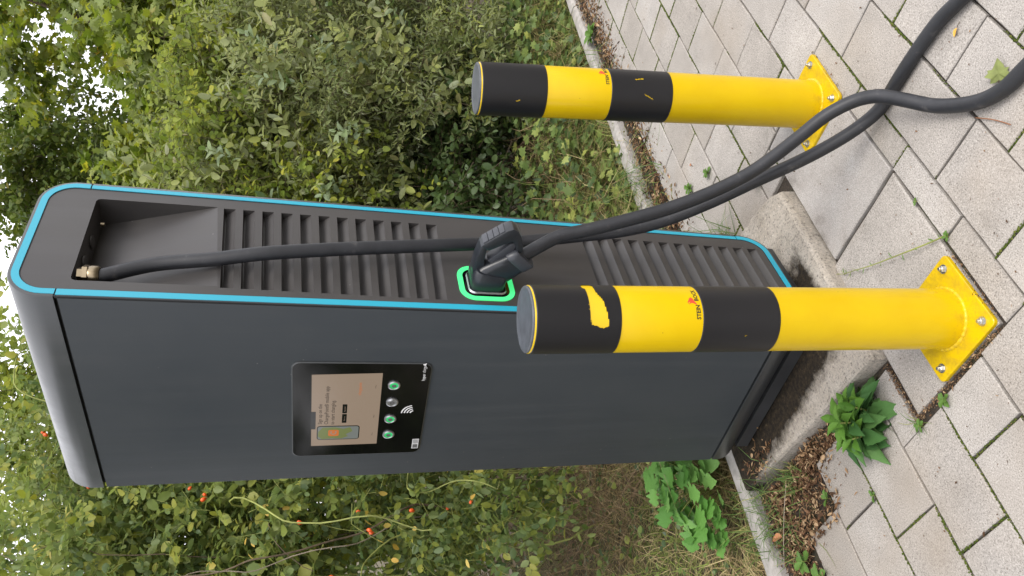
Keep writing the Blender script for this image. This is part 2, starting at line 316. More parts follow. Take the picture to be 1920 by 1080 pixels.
# ---- generic geometry
def tube_arrays(P, R, seg=8, cap=True, flat_end=False):
    P = np.asarray(P, float); n = len(P); R = np.broadcast_to(np.asarray(R, float), (n,))
    T = np.gradient(P, axis=0); T = nrm(T)
    ref = np.array([0, 0, 1.0]) if abs(T[0][2]) < 0.9 else np.array([1.0, 0, 0])
    u = nrm(np.cross(T[0], ref)); V = []
    for i in range(n):
        u = u-T[i]*(u@T[i]); u = u/np.linalg.norm(u); v = np.cross(T[i], u)
        for k in range(seg):
            a = 2*PI*k/seg; V.append(P[i]+R[i]*(math.cos(a)*u+math.sin(a)*v))
    F = [(i*seg+k, i*seg+(k+1) % seg, (i+1)*seg+(k+1) % seg, (i+1)*seg+k) for i in range(n-1) for k in range(seg)]
    if cap: F += [tuple(range(seg-1, -1, -1)), tuple((n-1)*seg+k for k in range(seg))]
    return V, F
def merge(parts):
    V, F = [], []
    for v, f in parts:
        o = len(V); V += list(v); F += [tuple(i+o for i in q) for q in f]
    return V, F
def catmull(P, n=12):
    P = [np.array(p, float) for p in P]; P = [2*P[0]-P[1]]+P+[2*P[-1]-P[-2]]; out = []
    for i in range(1, len(P)-2):
        a, b, c, d = P[i-1:i+3]
        for k in range(n):
            s = k/n; out.append(0.5*((2*b)+(-a+c)*s+(2*a-5*b+4*c-d)*s*s+(-a+3*b-3*c+d)*s**3))
    out.append(P[-2]); return np.array(out)
def lathe(prof, seg=48):
    V = [(r*math.cos(2*PI*k/seg), r*math.sin(2*PI*k/seg), z) for r, z in prof for k in range(seg)]
    F = [(i*seg+k, i*seg+(k+1) % seg, (i+1)*seg+(k+1) % seg, (i+1)*seg+k) for i in range(len(prof)-1) for k in range(seg)]
    return V, F
def text_mesh(txt, size, bold=0.0, res=2):
    cu = bpy.data.curves.new('t', 'FONT'); cu.body = txt; cu.size = size; cu.resolution_u = res; cu.offset = bold*size
    o = bpy.data.objects.new('t', cu); COL.objects.link(o)
    dg = bpy.context.evaluated_depsgraph_get(); me = bpy.data.meshes.new_from_object(o.evaluated_get(dg))
    V = [tuple(v.co) for v in me.vertices]; F = [tuple(p.vertices) for p in me.polygons]
    bpy.data.objects.remove(o); bpy.data.curves.remove(cu); bpy.data.meshes.remove(me)
    return V, F

# ================================================================== GROUND
gr = mob('ground', [(-150, -150, -0.03), (150, -150, -0.03), (150, 150, -0.03), (-150, 150, -0.03)], [(0, 1, 2, 3)], M['soil']); tag(gr, kind='structure')
pave = mob('pavement', [(-4, -5, -0.014), (9, -5, -0.014), (9, 2.60, -0.014), (-4, 2.66, -0.014)], [(0, 1, 2, 3)], M['bed']); tag(pave, kind='structure')

def paver_geo(x0, x1, y0, y1, h=0.06, jit=0.0012, seed=0, cham=0.003):
    rr = random.Random(seed); nx = max(2, int((x1-x0)/0.05)); ny = max(2, int((y1-y0)/0.05)); pts = []
    for i in range(nx): pts.append((x0+(x1-x0)*i/nx, y0))
    for i in range(ny): pts.append((x1, y0+(y1-y0)*i/ny))
    for i in range(nx): pts.append((x1-(x1-x0)*i/nx, y1))
    for i in range(ny): pts.append((x0, y1-(y1-y0)*i/ny))
    n = len(pts); cx, cy = (x0+x1)/2, (y0+y1)/2; V = []
    for lev, (dz, ins) in enumerate(((0, cham), (-cham, 0), (-h, 0))):
        rr2 = random.Random(seed)
        for (x, y) in pts:
            jx, jy = rr2.uniform(-jit, jit), rr2.uniform(-jit, jit)
            ex = ins*(1 if x < cx-1e-6 and abs(x-x0) < 1e-6 else (-1 if abs(x-x1) < 1e-6 else 0))
            ey = ins*(1 if abs(y-y0) < 1e-6 else (-1 if abs(y-y1) < 1e-6 else 0))
            V.append((x+jx+ex, y+jy+ey, dz))
    F = [tuple(range(n))]+[(a*n+(i+1) % n, a*n+i, (a+1)*n+i, (a+1)*n+(i+1) % n) for a in (0, 1) for i in range(n)]
    return V, F
ROWS = [-0.01, 0.19, 0.39, 0.59, 0.791, 0.987, 1.186, 1.384, 1.583, 1.785, 1.989, 2.190, 2.39]
OFF = {0.987: 0.295, 0.791: 0.155, 1.186: 0.130, 1.384: 0.272, 1.583: 0.116, 1.785: 0.254, 1.989: 0.085, 2.190: 0.230, 0.59: 0.03, 0.39: 0.17, 0.19: 0.02, -0.01: 0.16}
GAP = 0.0038
pieces = []                      # x0,x1,y0,y1,material
for r in range(len(ROWS)-1):
    y0, y1 = ROWS[r], ROWS[r+1]; off = OFF[y0]
    cuts = {1.186: (1.058, 2.238), 1.384: (1.050, 2.238), 1.583: (1.036, 2.238), 1.785: (1.262, 2.10), 1.989: (1.225, 2.125), 2.190: (1.06, 2.14)}.get(y0)
    k = -1
    while True:
        x0 = off+0.3*k; x1 = x0+0.3; k += 1
        if x0 > 6.3: break
        segs = [(x0, x1)]
        if cuts:
            segs = []
            if x0 < cuts[0]-0.05: segs.append((x0, cuts[0] if cuts[0]-x1 < 0.05 else x1) if x1 < cuts[0] else (x0, cuts[0]))
            if x1 > cuts[1]+0.05: segs.append((cuts[1] if x0-cuts[1] < 0.05 else x0, x1))
        for a, b in segs:
            if b-a > 0.035: pieces.append((a, b, y0, y1, 'paver'))
pieces += [(1.058, 1.350, 1.186, 1.272, 'paver'), (1.350, 1.647, 1.186, 1.272, 'paver'), (1.647, 1.945, 1.186, 1.272, 'paver'), (1.945, 2.238, 1.186, 1.272, 'paver'),
           (1.068, 1.640, 1.280, 1.672, 'paver'), (1.646, 2.232, 1.274, 1.652, 'slab'),
           (2.085, 2.238, 1.655, 1.785, 'paver'), (1.03, 1.245, 1.69, 1.785, 'paver')]
variants = {}
pr = random.Random(3)
for (a, b, c, d, mt) in pieces:
    a += GAP*pr.uniform(.6, 1.25); b -= GAP*pr.uniform(.6, 1.25); c += GAP*pr.uniform(.7, 1.2); d -= GAP*pr.uniform(.7, 1.2)
    wx, wy = round(b-a, 3), round(d-c, 3)
    if mt == 'paver' and wx > 0.285:                 # whole stones share six meshes
        key = pr.randrange(6)
        if key not in variants:
            V, F = paver_geo(-0.1462, 0.1462, -0.0962, 0.0962, seed=key+1)
            me = bpy.data.meshes.new('paver'); me.from_pydata(V, [], F); me.materials.append(M['paver']); variants[key] = me
        o = bpy.data.objects.new('paver', variants[key])
        o.scale = (wx/0.2924, wy/0.1924, 1)
    else:
        V, F = paver_geo(-wx/2, wx/2, -wy/2, wy/2, seed=pr.randrange(999))
        me = bpy.data.meshes.new('paver'); me.from_pydata(V, [], F); me.materials.append(M[mt]); o = bpy.data.objects.new('concrete_slab' if mt == 'slab' else 'paver', me)
    o.location = ((a+b)/2, (c+d)/2, pr.uniform(-0.0015, 0.001)); o.rotation_euler = (pr.uniform(-.003, .003), pr.uniform(-.003, .003), pr.uniform(-.004, .004))
    link(o, pave)

# moss in the joints: tiny rounded cushions along the joint lines
def moss():
    lines = []
    for (a, b, c, d, mt) in pieces:
        if not (0.4 < b and a < 5.2 and d > 0.7): continue
        lines += [((a, c), (b, c)), ((b, c), (b, d))]
    P, Rr = [], []
    for (p, q) in lines:
        L = math.dist(p, q); n = int(L/0.0028)
        ph = mnoise.noise(Vector((p[0]*1.3, p[1]*1.3, 5.0)))+0.25*pr.uniform(-1, 1)
        far = (p[0]+p[1] > 3.3)
        vert = abs(p[0]-q[0]) < 1e-6
        bias = 0.16 if far else (0.04 if vert else -0.08)
        if p[0] < 1.1 and p[1] > 1.45: bias += 0.16
        if 1.2 < p[1] < 1.8 and 1.0 < p[0] < 2.3: bias = -0.45
        for i in range(n):
            s = i/n; x = p[0]+(q[0]-p[0])*s; y = p[1]+(q[1]-p[1])*s
            v = ph+bias+0.7*mnoise.noise(Vector((x*7, y*7, 1.0)))
            if v > 0.03*pr.random():
                P.append((x+pr.gauss(0, .0018), y+pr.gauss(0, .0018), -0.004+pr.uniform(-.002, .001)+min(v, .4)*0.008)); Rr.append(pr.uniform(.0018, .0040)*(0.85+min(max(v, 0), .5)))
    P = np.array(P); Rr = np.array(Rr); n = len(P)
    oct_ = np.array([(1, 0, 0), (0, 1, 0), (-1, 0, 0), (0, -1, 0), (0, 0, .9)], float)
    yaw = rng.uniform(0, PI, n); cs, sn = np.cos(yaw), np.sin(yaw)
    loc_ = np.stack([oct_[None, :, 0]*cs[:, None]-oct_[None, :, 1]*sn[:, None], oct_[None, :, 0]*sn[:, None]+oct_[None, :, 1]*cs[:, None], np.repeat(oct_[None, :, 2], n, 0)], -1)
    V = (P[:, None, :]+loc_*Rr[:, None, None]).reshape(-1, 3)
    f = np.array([(0, 1, 4), (1, 2, 4), (2, 3, 4), (3, 0, 4)]); F = (np.arange(n)[:, None, None]*5+f[None]).reshape(-1, 3)
    tag(npmesh('joint_moss', V, [F], M['moss'], pave, rnd=np.repeat(rng.random(n), 4), smooth=True), kind='stuff')
moss()

# plinth: cast concrete with a broken right-hand corner
def plinth():
    out_ = [(1.262, 1.672), (1.45, 1.664), (1.70, 1.657), (1.93, 1.654), (2.005, 1.662), (2.045, 1.72), (2.085, 1.86), (2.11, 2.05), (2.12, 2.4), (2.10, 2.585), (1.35, 2.60), (1.335, 2.5), (1.315, 2.3), (1.285, 2.0)]
    pts = []
    for i in range(len(out_)):
        a, b = np.array(out_[i]), np.array(out_[(i+1) % len(out_)]); k = max(1, int(np.linalg.norm(b-a)/0.025))
        for j in range(k): pts.append(a+(b-a)*j/k)
    n = len(pts); c = np.mean(pts, 0); V = []
    def lev(z, ins, amp):
        for i, p in enumerate(pts):
            d = (c-p)/np.linalg.norm(c-p); q = mnoise.noise(Vector((p[0]*22, p[1]*22, z*9)))*amp
            broken = 0.02*max(0, mnoise.noise(Vector((p[0]*14, p[1]*14, 3)))) if p[0] > 1.95 and p[1] < 1.9 else 0
            pp = p+d*(ins+q+broken); V.append((pp[0], pp[1], z+mnoise.noise(Vector((p[0]*30, p[1]*30, 7)))*amp*0.4))
    lev(-0.05, 0, .001); lev(0.033, 0.002, .002); lev(0.043, 0.006, .003); lev(0.0485, 0.016, .003); lev(0.051, 0.06, .002)
    F = [(a*n+i, a*n+(i+1) % n, (a+1)*n+(i+1) % n, (a+1)*n+i) for a in range(4) for i in range(n)]+[tuple(4*n+i for i in range(n))]
    o = mob('concrete_plinth', V, F, M['plinth'], smooth=False)
    tag(o, 'low grey concrete plinth with a dark mossy edge under the charging station', 'plinth')
plinth()

# kerb edging
kerb = empty('kerb', (0, 0, 0)); tag(kerb, kind='structure')
kx = -1.2
for i in range(8):
    x0, x1 = kx+i*1.0, kx+(i+1)*1.0-0.006
    def ky(x): return 2.618-0.040*(x-1.1)
    V = []; n = 20
    prof = [(-0.004, -0.08), (0, 0.020), (0.007, 0.032), (0.020, 0.037), (0.062, 0.038), (0.072, 0.034), (0.076, 0.022), (0.076, -0.08)]
    for k in range(n+1):
        x = x0+(x1-x0)*k/n
        for (dy, z) in prof:
            V.append((x, ky(x)+dy+mnoise.noise(Vector((x*9, dy*40, i)))*.003, z+mnoise.noise(Vector((x*12, dy*30, i+9)))*.003+0.004*math.sin(i*2.1)))
    m = len(prof); F = [(k*m+j, (k+1)*m+j, (k+1)*m+j+1, k*m+j+1) for k in range(n) for j in range(m-1)]+[tuple(range(m)), tuple(n*m+j for j in range(m-1, -1, -1))]
    mob('kerb_stone', V, F, M['kerb'], kerb)

# ================================================================== CHARGING STATION
CX, CY = 1.46939, 1.75788
AX, AY, BX, BY = -0.08205, 0.99663, 0.99498, 0.10004
CW, CD, ZS, ZS2, ZT, ZB = 0.7646, 0.46781, 2.25302, 0.19659, 2.37685, 0.08996
SA, SB, TW, TD, KA, KB = 0.03418, -0.01231, 0.06481, 0.04885, -0.0591, 0.00044
def cl(a, b, z):
    """cabinet coordinates: a = along the front from the cable side, b = depth from the front, z = height (the cabinet leans and tapers a little)"""
    a = a*(1+TW*(z-1.2)); b = b*(1+TD*(z-1.2))
    return np.array([CX+a*AX+b*BX+(KA*AX+KB*BX)*z, CY+a*AY+b*BY+(KA*AY+KB*BY)*z, z-(KA+SA)*a-(KB+SB)*b])
ORG = cl(0.38, 0.23, ZB-0.028); ORG[2] = 0.050
st = empty('charging_station', ORG)
tag(st, 'tall dark grey electric car charging station with teal edge trim and a touch screen', 'charging station')
def cmob(name, pts, faces, mat, parent=st, smooth=False, auto=None):
    bm = bmesh.new(); vs = [bm.verts.new(cl(*p)-ORG) for p in pts]
    for f in faces:
        try: bm.faces.new([vs[i] for i in f])
        except ValueError: pass
    bmesh.ops.recalc_face_normals(bm, faces=bm.faces)
    return bmob(name, bm, mat, parent, smooth, auto=auto)
RAD = 0.094
def rrect(i, n=10, z0=ZB, z1=ZT, b0=0.0, b1=CD, r=RAD):
    """closed outline (b,z) inset by i, counted from the front edge's upper straight end over the top"""
    r = max(r-i, 0.002); P = []
    for (cb, cz, a0) in ((b0+i+r, z1-i-r, PI), (b1-i-r, z1-i-r, PI/2), (b1-i-r, z0+i+r, 0), (b0+i+r, z0+i+r, -PI/2)):
        for k in range(n+1):
            t = a0-(PI/2)*k/n; P.append((cb+r*math.cos(t), cz+r*math.sin(t)))
    return P
def path(i, part, g=0.0025):
    P = rrect(i); n = 11
    if part == 'top': return [(i, ZS+g)]+P[0:2*n]+[(CD-i, ZS+g)]
    if part == 'bottom': return [(CD-i, ZS2-g)]+P[2*n:4*n]+[(i, ZS2-g)]
    if part == 'front': return [(i, ZS2+g), (i, ZS-g)]
    if part == 'back': return [(CD-i, ZS-g), (CD-i, ZS2+g)]
def shell(name, part, mat, ins=0.0, th=0.02, g=0.0025, a0=0.0):
    c = 0.004
    rings = [(a0, ins+c), (a0+c*0.3, ins+c*0.3), (a0+c, ins), (CW-c, ins), (CW-c*.3, ins+c*.3), (CW, ins+c), (CW, ins+th), (a0, ins+th)]
    pts = []; base = path(ins, part, g); m = len(base)
    for (a, i) in rings: pts += [(a, b, z) for (b, z) in path(i, part, g)]
    k = len(rings); F = [(r*m+j, ((r+1) % k)*m+j, ((r+1) % k)*m+j+1, r*m+j+1) for r in range(k) for j in range(m-1)]
    F += [tuple(r*m for r in range(k)), tuple(r*m+m-1 for r in range(k-1, -1, -1))]
    return cmob(name, pts, F, mat, auto=math.radians(35))
shell('top_cap', 'top', M['shell']); shell('bottom_cap', 'bottom', M['shell'])
shell('front_panel', 'front', M['front'], 0.0015, g=0.006); shell('back_panel', 'back', M['shell'])
# dark core behind the seams and the far end cap
def box_pts(a0, a1, b0, b1, z0, z1):
    return [(a, b, z) for a in (a0, a1) for b in (b0, b1) for z in (z0, z1)], [(0, 1, 3, 2), (4, 6, 7, 5), (0, 4, 5, 1), (2, 3, 7, 6), (0, 2, 6, 4), (1, 5, 7, 3)]
P, F = box_pts(0.10, CW-0.03, 0.021, CD-0.021, ZB+0.06, ZT-0.06); cmob('inner_frame', P, F, M['black'])
P, F = box_pts(0.012, CW-0.012, 0.012, 0.0205, ZS-0.03, ZS+0.03); cmob('seam_backing', P, F, M['black'])
P, F = box_pts(0.012, CW-0.012, 0.012, 0.0205, ZS2-0.03, ZS2+0.03); cmob('seam_backing', P, F, M['black'])
o_ = rrect(0.021); cmob('end_panel', [(CW-0.006, b, z) for b, z in o_], [tuple(range(len(o_)))], M['side'])
P, F = box_pts(0.03, CW-0.03, 0.038, CD-0.03, ZB-0.042, ZB+0.004); cmob('base_frame', P, F, M['foot'])

# teal trim on the cable side; black ring also paints the shell edge's dark look
def strip(name, part, i0, i1, a, mat, g, depth=0.006):
    A_, B_ = path(i0, part, g), path(i1, part, g); m = len(A_)
    pts = [(a, b, z) for b, z in A_]+[(a, b, z) for b, z in B_]+[(a+depth, b, z) for b, z in A_]+[(a+depth, b, z) for b, z in B_]
    F = []
    for j in range(m-1): F += [(j, j+1, m+j+1, m+j), (2*m+j, 3*m+j, 3*m+j+1, 2*m+j+1), (j, 2*m+j, 2*m+j+1, j+1), (m+j, m+j+1, 3*m+j+1, 3*m+j)]
    F += [(0, m, 3*m, 2*m), (m-1, 3*m-1, 4*m-1, 2*m-1)]
    return cmob(name, pts, F, mat)
for pt in ('top', 'back', 'bottom', 'front'):
    strip('edge_ring', pt, 0.0015, 0.0295, 0.0010, M['black'], -0.002)
    strip('trim_strip', pt, {'top': 0.0090, 'back': 0.0115, 'bottom': 0.0085, 'front': 0.0060}[pt], 0.0268, -0.0008, M['teal'], 0.0018, 0.004)

# side panel with its openings
def fill_holes(outer, holes, a, name, mat):
    bm = bmesh.new(); ed = []
    for loop in [outer]+holes:
        vs = [bm.verts.new((a, b, z)) for b, z in loop]
        ed += [bm.edges.new((vs[i], vs[(i+1) % len(vs)])) for i in range(len(vs))]
    bmesh.ops.triangle_fill(bm, use_beauty=True, use_dissolve=False, edges=ed)
    for v in bm.verts: v.co = Vector(cl(*v.co)-ORG)
    for f in bm.faces:
        f.normal_update()
        if f.normal.dot(Vector((AX, AY, 0))) > 0: f.normal_flip()
    return bmob(name, bm, mat, st)
PA = 0.0015
slots = []
for k in range(12):
    zb_, zf_ = 1.888-0.05427*k, 1.871-0.0521*k; slots.append((0.0565-0.001*k, 0.397-0.0003*k, zf_, zb_, 0.0330))
for k in range(12):
    z1 = 0.784-0.055*k; slots.append((0.062, 0.390, z1+0.004, z1, 0.0345))
holes = [[(b0, zf), (b1, zb), (b1, zb-h), (b0, zf-h)] for (b0, b1, zf, zb, h) in slots]
RZT, RZB0, RZB1 = 2.230, 1.878, 1.906       # cable recess
rec = [(0.062, RZT-0.012), (0.066, RZT-0.003), (0.075, RZT), (0.388, RZT), (0.396, RZT-0.004), (0.399, RZT-0.013), (0.401, RZB1), (0.062, RZB0)]
holes.append(rec)
fill_holes(rrect(0.0285), holes, PA, 'side_panel', M['side'])
for (b0, b1, zf, zb, h) in slots:
    prof = [(PA, 0.0), (0.024, 0.0015), (0.0235, 0.006), (0.020, 0.012), (0.0145, 0.0195), (0.0085, 0.027), (0.004, h-0.0015), (PA, h)]
    pts = []
    for (b, z) in ((b0, zf), (b1, zb)): pts += [(a, b, z-d) for a, d in prof]
    m = len(prof); F = [(j, j+1, m+j+1, m+j) for j in range(m-1)]+[tuple(range(m)), tuple(range(2*m-1, m-1, -1))]
    cmob('louvre', pts, F, M['side'], auto=math.radians(25))
# recess walls
DP = 0.088
pts = [(PA, b, z) for b, z in rec]; nr = len(rec)
pts += [(DP if z > 2.1 else PA+0.0005, b, z if z < 2.1 else z-0.002) for b, z in rec]
F = [(i, (i+1) % nr, nr+(i+1) % nr, nr+i) for i in range(nr)]+[tuple(range(nr, 2*nr))]
cmob('cable_recess', pts, F, M['side'], auto=math.radians(30))
# knock-outs and a screw under the recess roof
for (a, b) in ((0.045, 0.18), (0.050, 0.27)):
    V, F = lathe([(0.019, 0), (0.019, -0.004), (0.016, -0.0055), (0.0, -0.0055)], 20)
    cmob('knockout_plug', [(a+x, b+y, RZT-0.002+z) for x, y, z in V], F, M['side'])
V, F = lathe([(0.006, 0), (0.006, -0.010), (0, -0.011)], 8); cmob('screw', [(0.055+x, 0.355+y, RZT-0.010+z) for x, y, z in V], F, M['nickel'])
# cable gland
GA, GB = 0.020, 0.103
def lath_c(name, prof, a, b, z, mat, seg, parent=st):
    V, F = lathe(prof, seg); return cmob(name, [(a+x, b+y, z+zz) for x, y, zz in V], F, mat, parent, auto=math.radians(30))
g0 = lath_c('cable_gland', [(0.019, 0.012), (0.019, 0.0), (0.027, -0.001), (0.0275, -0.013), (0.026, -0.015), (0.0232, -0.0155)], GA, GB, RZT-0.020, M['nickel'], 6)
lath_c('gland_dome', [(0.0232, -0.014), (0.0250, -0.020), (0.0250, -0.035), (0.0225, -0.040), (0.0200, -0.041)], GA, GB, RZT-0.020, M['nickel'], 28, g0)

# ---- screen assembly on the front
scr_out = rrect(0, 6, 1.287, 1.690, 0.2132, 0.6423, 0.026)       # (a,z)
n_ = len(scr_out)
def front_slab(name, outline, b_out, b_in, mat, parent):
    n = len(outline); pts = [(a, b_out, z) for a, z in outline]+[(a, b_in, z) for a, z in outline]
    F = [tuple(range(n)), tuple(range(2*n-1, n-1, -1))]+[(i, (i+1) % n, n+(i+1) % n, n+i) for i in range(n)]
    return cmob(name, pts, F, mat, parent)
tp = front_slab('touch_panel', rrect(0.003, 6, 1.287, 1.690, 0.2132, 0.6423, 0.026), -0.003, 0.004, M['glass'], st)
fr_o, fr_i = scr_out, rrect(0.0035, 6, 1.287, 1.690, 0.2132, 0.6423, 0.026)
pts = [(a, -0.0018, z) for a, z in fr_o]+[(a, -0.0034, z) for a, z in fr_i]+[(a, 0.004, z) for a, z in fr_o]
F = [(i, (i+1) % n_, n_+(i+1) % n_, n_+i) for i in range(n_)]+[(i, 2*n_+i, 2*n_+(i+1) % n_, (i+1) % n_) for i in range(n_)]
cmob('panel_frame', pts, F, M['shell'], st)
def quad(name, q, b, mat, parent=tp): return cmob(name, [(a, b, z) for a, z in q], [tuple(range(len(q)))], mat, parent)
quad('display', [(0.590, 1.632), (0.264, 1.633), (0.256, 1.431), (0.587, 1.429)], -0.0036, M['screen'])
quad('display_tab', [(0.508, 1.634), (0.508, 1.6195), (0.426, 1.6195), (0.426, 1.634)], -0.0042, M['scr_black'])
ph = rrect(0, 5, 1.486, 1.6155, 0.493, 0.560, 0.010); quad('phone_picture', ph, -0.0042, M['scr_black'])
quad('phone_screen', rrect(0.003, 5, 1.486, 1.6155, 0.493, 0.560, 0.010), -0.0048, M['scr_grey'])
quad('phone_map', [(0.556, 1.600), (0.541, 1.612), (0.520, 1.611), (0.500, 1.598), (0.499, 1.560), (0.507, 1.535), (0.500, 1.515), (0.519, 1.507), (0.534, 1.528), (0.543, 1.520), (0.554, 1.540), (0.552, 1.570)], -0.0052, M['scr_green'])
quad('app_icon', rrect(0, 4, 1.549, 1.581, 0.511, 0.541, 0.006), -0.0056, M['scr_orange'])
def ftext(name, txt, a, z, size, b, mat, bold=0.0, sx=1.0, parent=tp):
    V, F = text_mesh(txt, size, bold); return cmob(name, [(a-x*sx, b, z+y) for x, y, _ in V], F, mat, parent)
ftext('app_letter', 'C', 0.5345, 1.5565, 0.026, -0.0060, M['screen'], 0.03)
ftext('screen_text', 'Sign up on the', 0.485, 1.6015, 0.0165, -0.0042, M['scr_dark'], 0.010, 0.98)
ftext('screen_text', 'ChargePoint® mobile app', 0.486, 1.5825, 0.0165, -0.0042, M['scr_dark'], 0.010, 1.0)
ftext('screen_text', 'to start charging.', 0.487, 1.5640, 0.0165, -0.0042, M['scr_dark'], 0.010, 1.0)
for a1 in (0.4795, 0.4345):
    quad('store_badge', rrect(0, 3, 1.5275, 1.5415, a1-0.0415, a1, 0.002), -0.0042, M['scr_black'])
ftext('badge_text', 'Get it on', 0.470, 1.5325, 0.0060, -0.0047, M['screen']); ftext('badge_text', 'App store', 0.427, 1.5325, 0.0060, -0.0047, M['screen'])
ftext('screen_logo', '·chargepoint·', 0.3545, 1.4890, 0.0140, -0.0042, M['scr_orange'], 0.0, 0.82)
for a1, z1 in ((0.545, 1.4445), (0.458, 1.444), (0.322, 1.446)): ftext('screen_text', 'menu', a1, z1, 0.0065, -0.0042, M['scr_dark'])
for a, lit in ((0.308, 1), (0.385, 0), (0.464, 1), (0.541, 1)):
    V, F = lathe([(0.0185, 0.0), (0.0185, 0.004), (0.0145, 0.0055), (0.0125, 0.0045)], 28); bt = cmob('push_button', [(a+x, -0.003-z, 1.3945+y) for x, y, z in V], F, M['silver'], tp, auto=math.radians(30))
    V, F = lathe([(0.0128, 0.0035), (0.0118, 0.0052), (0.0075, 0.0052)], 28); cmob('button_ring', [(a+x, -0.003-z, 1.3945+y) for x, y, z in V], F, M['led2'] if lit else M['silver'], tp, auto=math.radians(30))
    V, F = lathe([(0.0078, 0.0045), (0.0, 0.0048)], 20); cmob('button_face', [(a+x, -0.003-z, 1.3945+y) for x, y, z in V], F, M['labelgrey'], tp)
for r in (0.0105, 0.0195, 0.0285, 0.0375):         # contactless waves
    pts = []; c_ = (0.4375, 1.3245)
    for j in range(9):
        t = math.radians(12+78*j/8)
        for rr in (r-0.0021, r+0.0021): pts.append((c_[0]-rr*math.cos(t)*0.95, -0.0042, c_[1]+rr*math.sin(t)))
    cmob('contactless_symbol', pts, [(2*j, 2*j+2, 2*j+3, 2*j+1) for j in range(8)], M['print'], tp)
ftext('panel_logo', 'hyper', 0.2885, 1.3050, 0.0140, -0.0042, M['print'], 0.004, 0.95); ftext('panel_logo', 'charger', 0.2525, 1.3060, 0.0145, -0.0042, M['print'], -0.004, 0.72)
quad('panel_logo_mark', [(0.2175, 1.3175), (0.2115, 1.3060), (0.2235, 1.3090)], -0.0042, M['print'])
stk = quad('sticker', [(0.618, 1.3155), (0.569, 1.3155), (0.568, 1.2945), (0.6175, 1.2945)], -0.0042, M['label'])
for q in range(5): quad('sticker_line', [(0.590, 1.3125-q*.0035), (0.572, 1.3125-q*.0035), (0.572, 1.3110-q*.0035), (0.590, 1.3110-q*.0035)], -0.0046, M['labelgrey'])
quad('sticker_block', [(0.614, 1.3125), (0.596, 1.3125), (0.596, 1.2975), (0.614, 1.2975)], -0.0046, M['labelgrey'])

# ---- socket with green light ring
ro, ri = rrect(0, 8, 1.060, 1.224, 0.048, 0.197, 0.046), rrect(0.0155, 8, 1.060, 1.224, 0.048, 0.197, 0.046); m = len(ro)
pts = [(-0.0015, b, z) for b, z in ro]+[(-0.0015, b, z) for b, z in ri]+[(0.004, b, z) for b, z in ro]+[(0.004, b, z) for b, z in ri]
F = []
for j in range(m):
    k = (j+1) % m; F += [(j, k, m+k, m+j), (j, 2*m+j, 2*m+k, k), (m+j, m+k, 3*m+k, 3*m+j)]
cmob('light_ring', pts, F, M['led'])
rp = rrect(0.0150, 8, 1.060, 1.224, 0.048, 0.197, 0.046); cmob('socket_plate', [(-0.0008, b, z) for b, z in rp], [tuple(range(len(rp)))], M['glass'])
rp2, rp3 = rrect(0.0255, 8, 1.060, 1.224, 0.048, 0.197, 0.046), rrect(0.0285, 8, 1.060, 1.224, 0.048, 0.197, 0.046); m = len(rp2)
cmob('socket_rim', [(-0.0015, b, z) for b, z in rp2]+[(-0.006, b, z) for b, z in rp3], [(j, (j+1) % m, m+(j+1) % m, m+j) for j in range(m)], M['silver'])

# ================================================================== CHARGING CABLE (plug + hose)
cb_org = np.array([1.62, 0.95, 0.0])
cab = empty('charging_cable', cb_org); tag(cab, 'thick black charging cable looping over the paving with its plug in the station', 'cable')
c0 = cl(GA, GB, 2.165)
pl_end = cl(-0.104, 0.125, 1.060); pl_dir = cl(-0.104-0.064, 0.125, 1.060-0.077)-pl_end
Q = [cl(GA, GB, RZT-0.055), c0, [1.627, 1.660, 2.045], [1.630, 1.642, 1.894], [1.641, 1.629, 1.757], [1.665, 1.634, 1.557], [1.694, 1.644, 1.283], [1.713, 1.654, 1.153], [1.731, 1.660, 1.01], [1.736, 1.640, 0.854], [1.737, 1.618, 0.719], [1.743, 1.580, 0.59], [1.752, 1.507, 0.453], [1.763, 1.423, 0.322], [1.772, 1.351, 0.207], [1.780, 1.290, 0.125], [1.787, 1.230, 0.063], [1.792, 1.165, 0.024],
     [1.790, 1.060, 0.0205], [1.783, 0.971, 0.0205], [1.768, 0.875, 0.0205], [1.740, 0.80, 0.0205], [1.700, 0.70, 0.0205], [1.62, 0.60, 0.0205], [1.52, 0.57, 0.0205], [1.45, 0.64, 0.0205], [1.428, 0.74, 0.0205],
     [1.440, 0.815, 0.0205], [1.458, 0.880, 0.0205], [1.505, 0.947, 0.021], [1.595, 1.021, 0.030], [1.673, 1.059, 0.062], [1.715, 1.079, 0.078], [1.751, 1.101, 0.098], [1.782, 1.141, 0.130], [1.793, 1.199, 0.182], [1.775, 1.263, 0.246], [1.748, 1.321, 0.318], [1.725, 1.373, 0.392], [1.701, 1.426, 0.500], [1.682, 1.475, 0.624], [1.669, 1.513, 0.750], [1.658, 1.542, 0.859], [1.650, 1.563, 0.945], pl_end+pl_dir*0.12, pl_end-pl_dir*0.2]
Q = catmull(Q, 8)
V, F = tube_arrays(Q-cb_org, 0.0196, 20); mob('hose', V, F, M['cable'], cab, smooth=True)
lab_i = int(len(Q)*0.952)
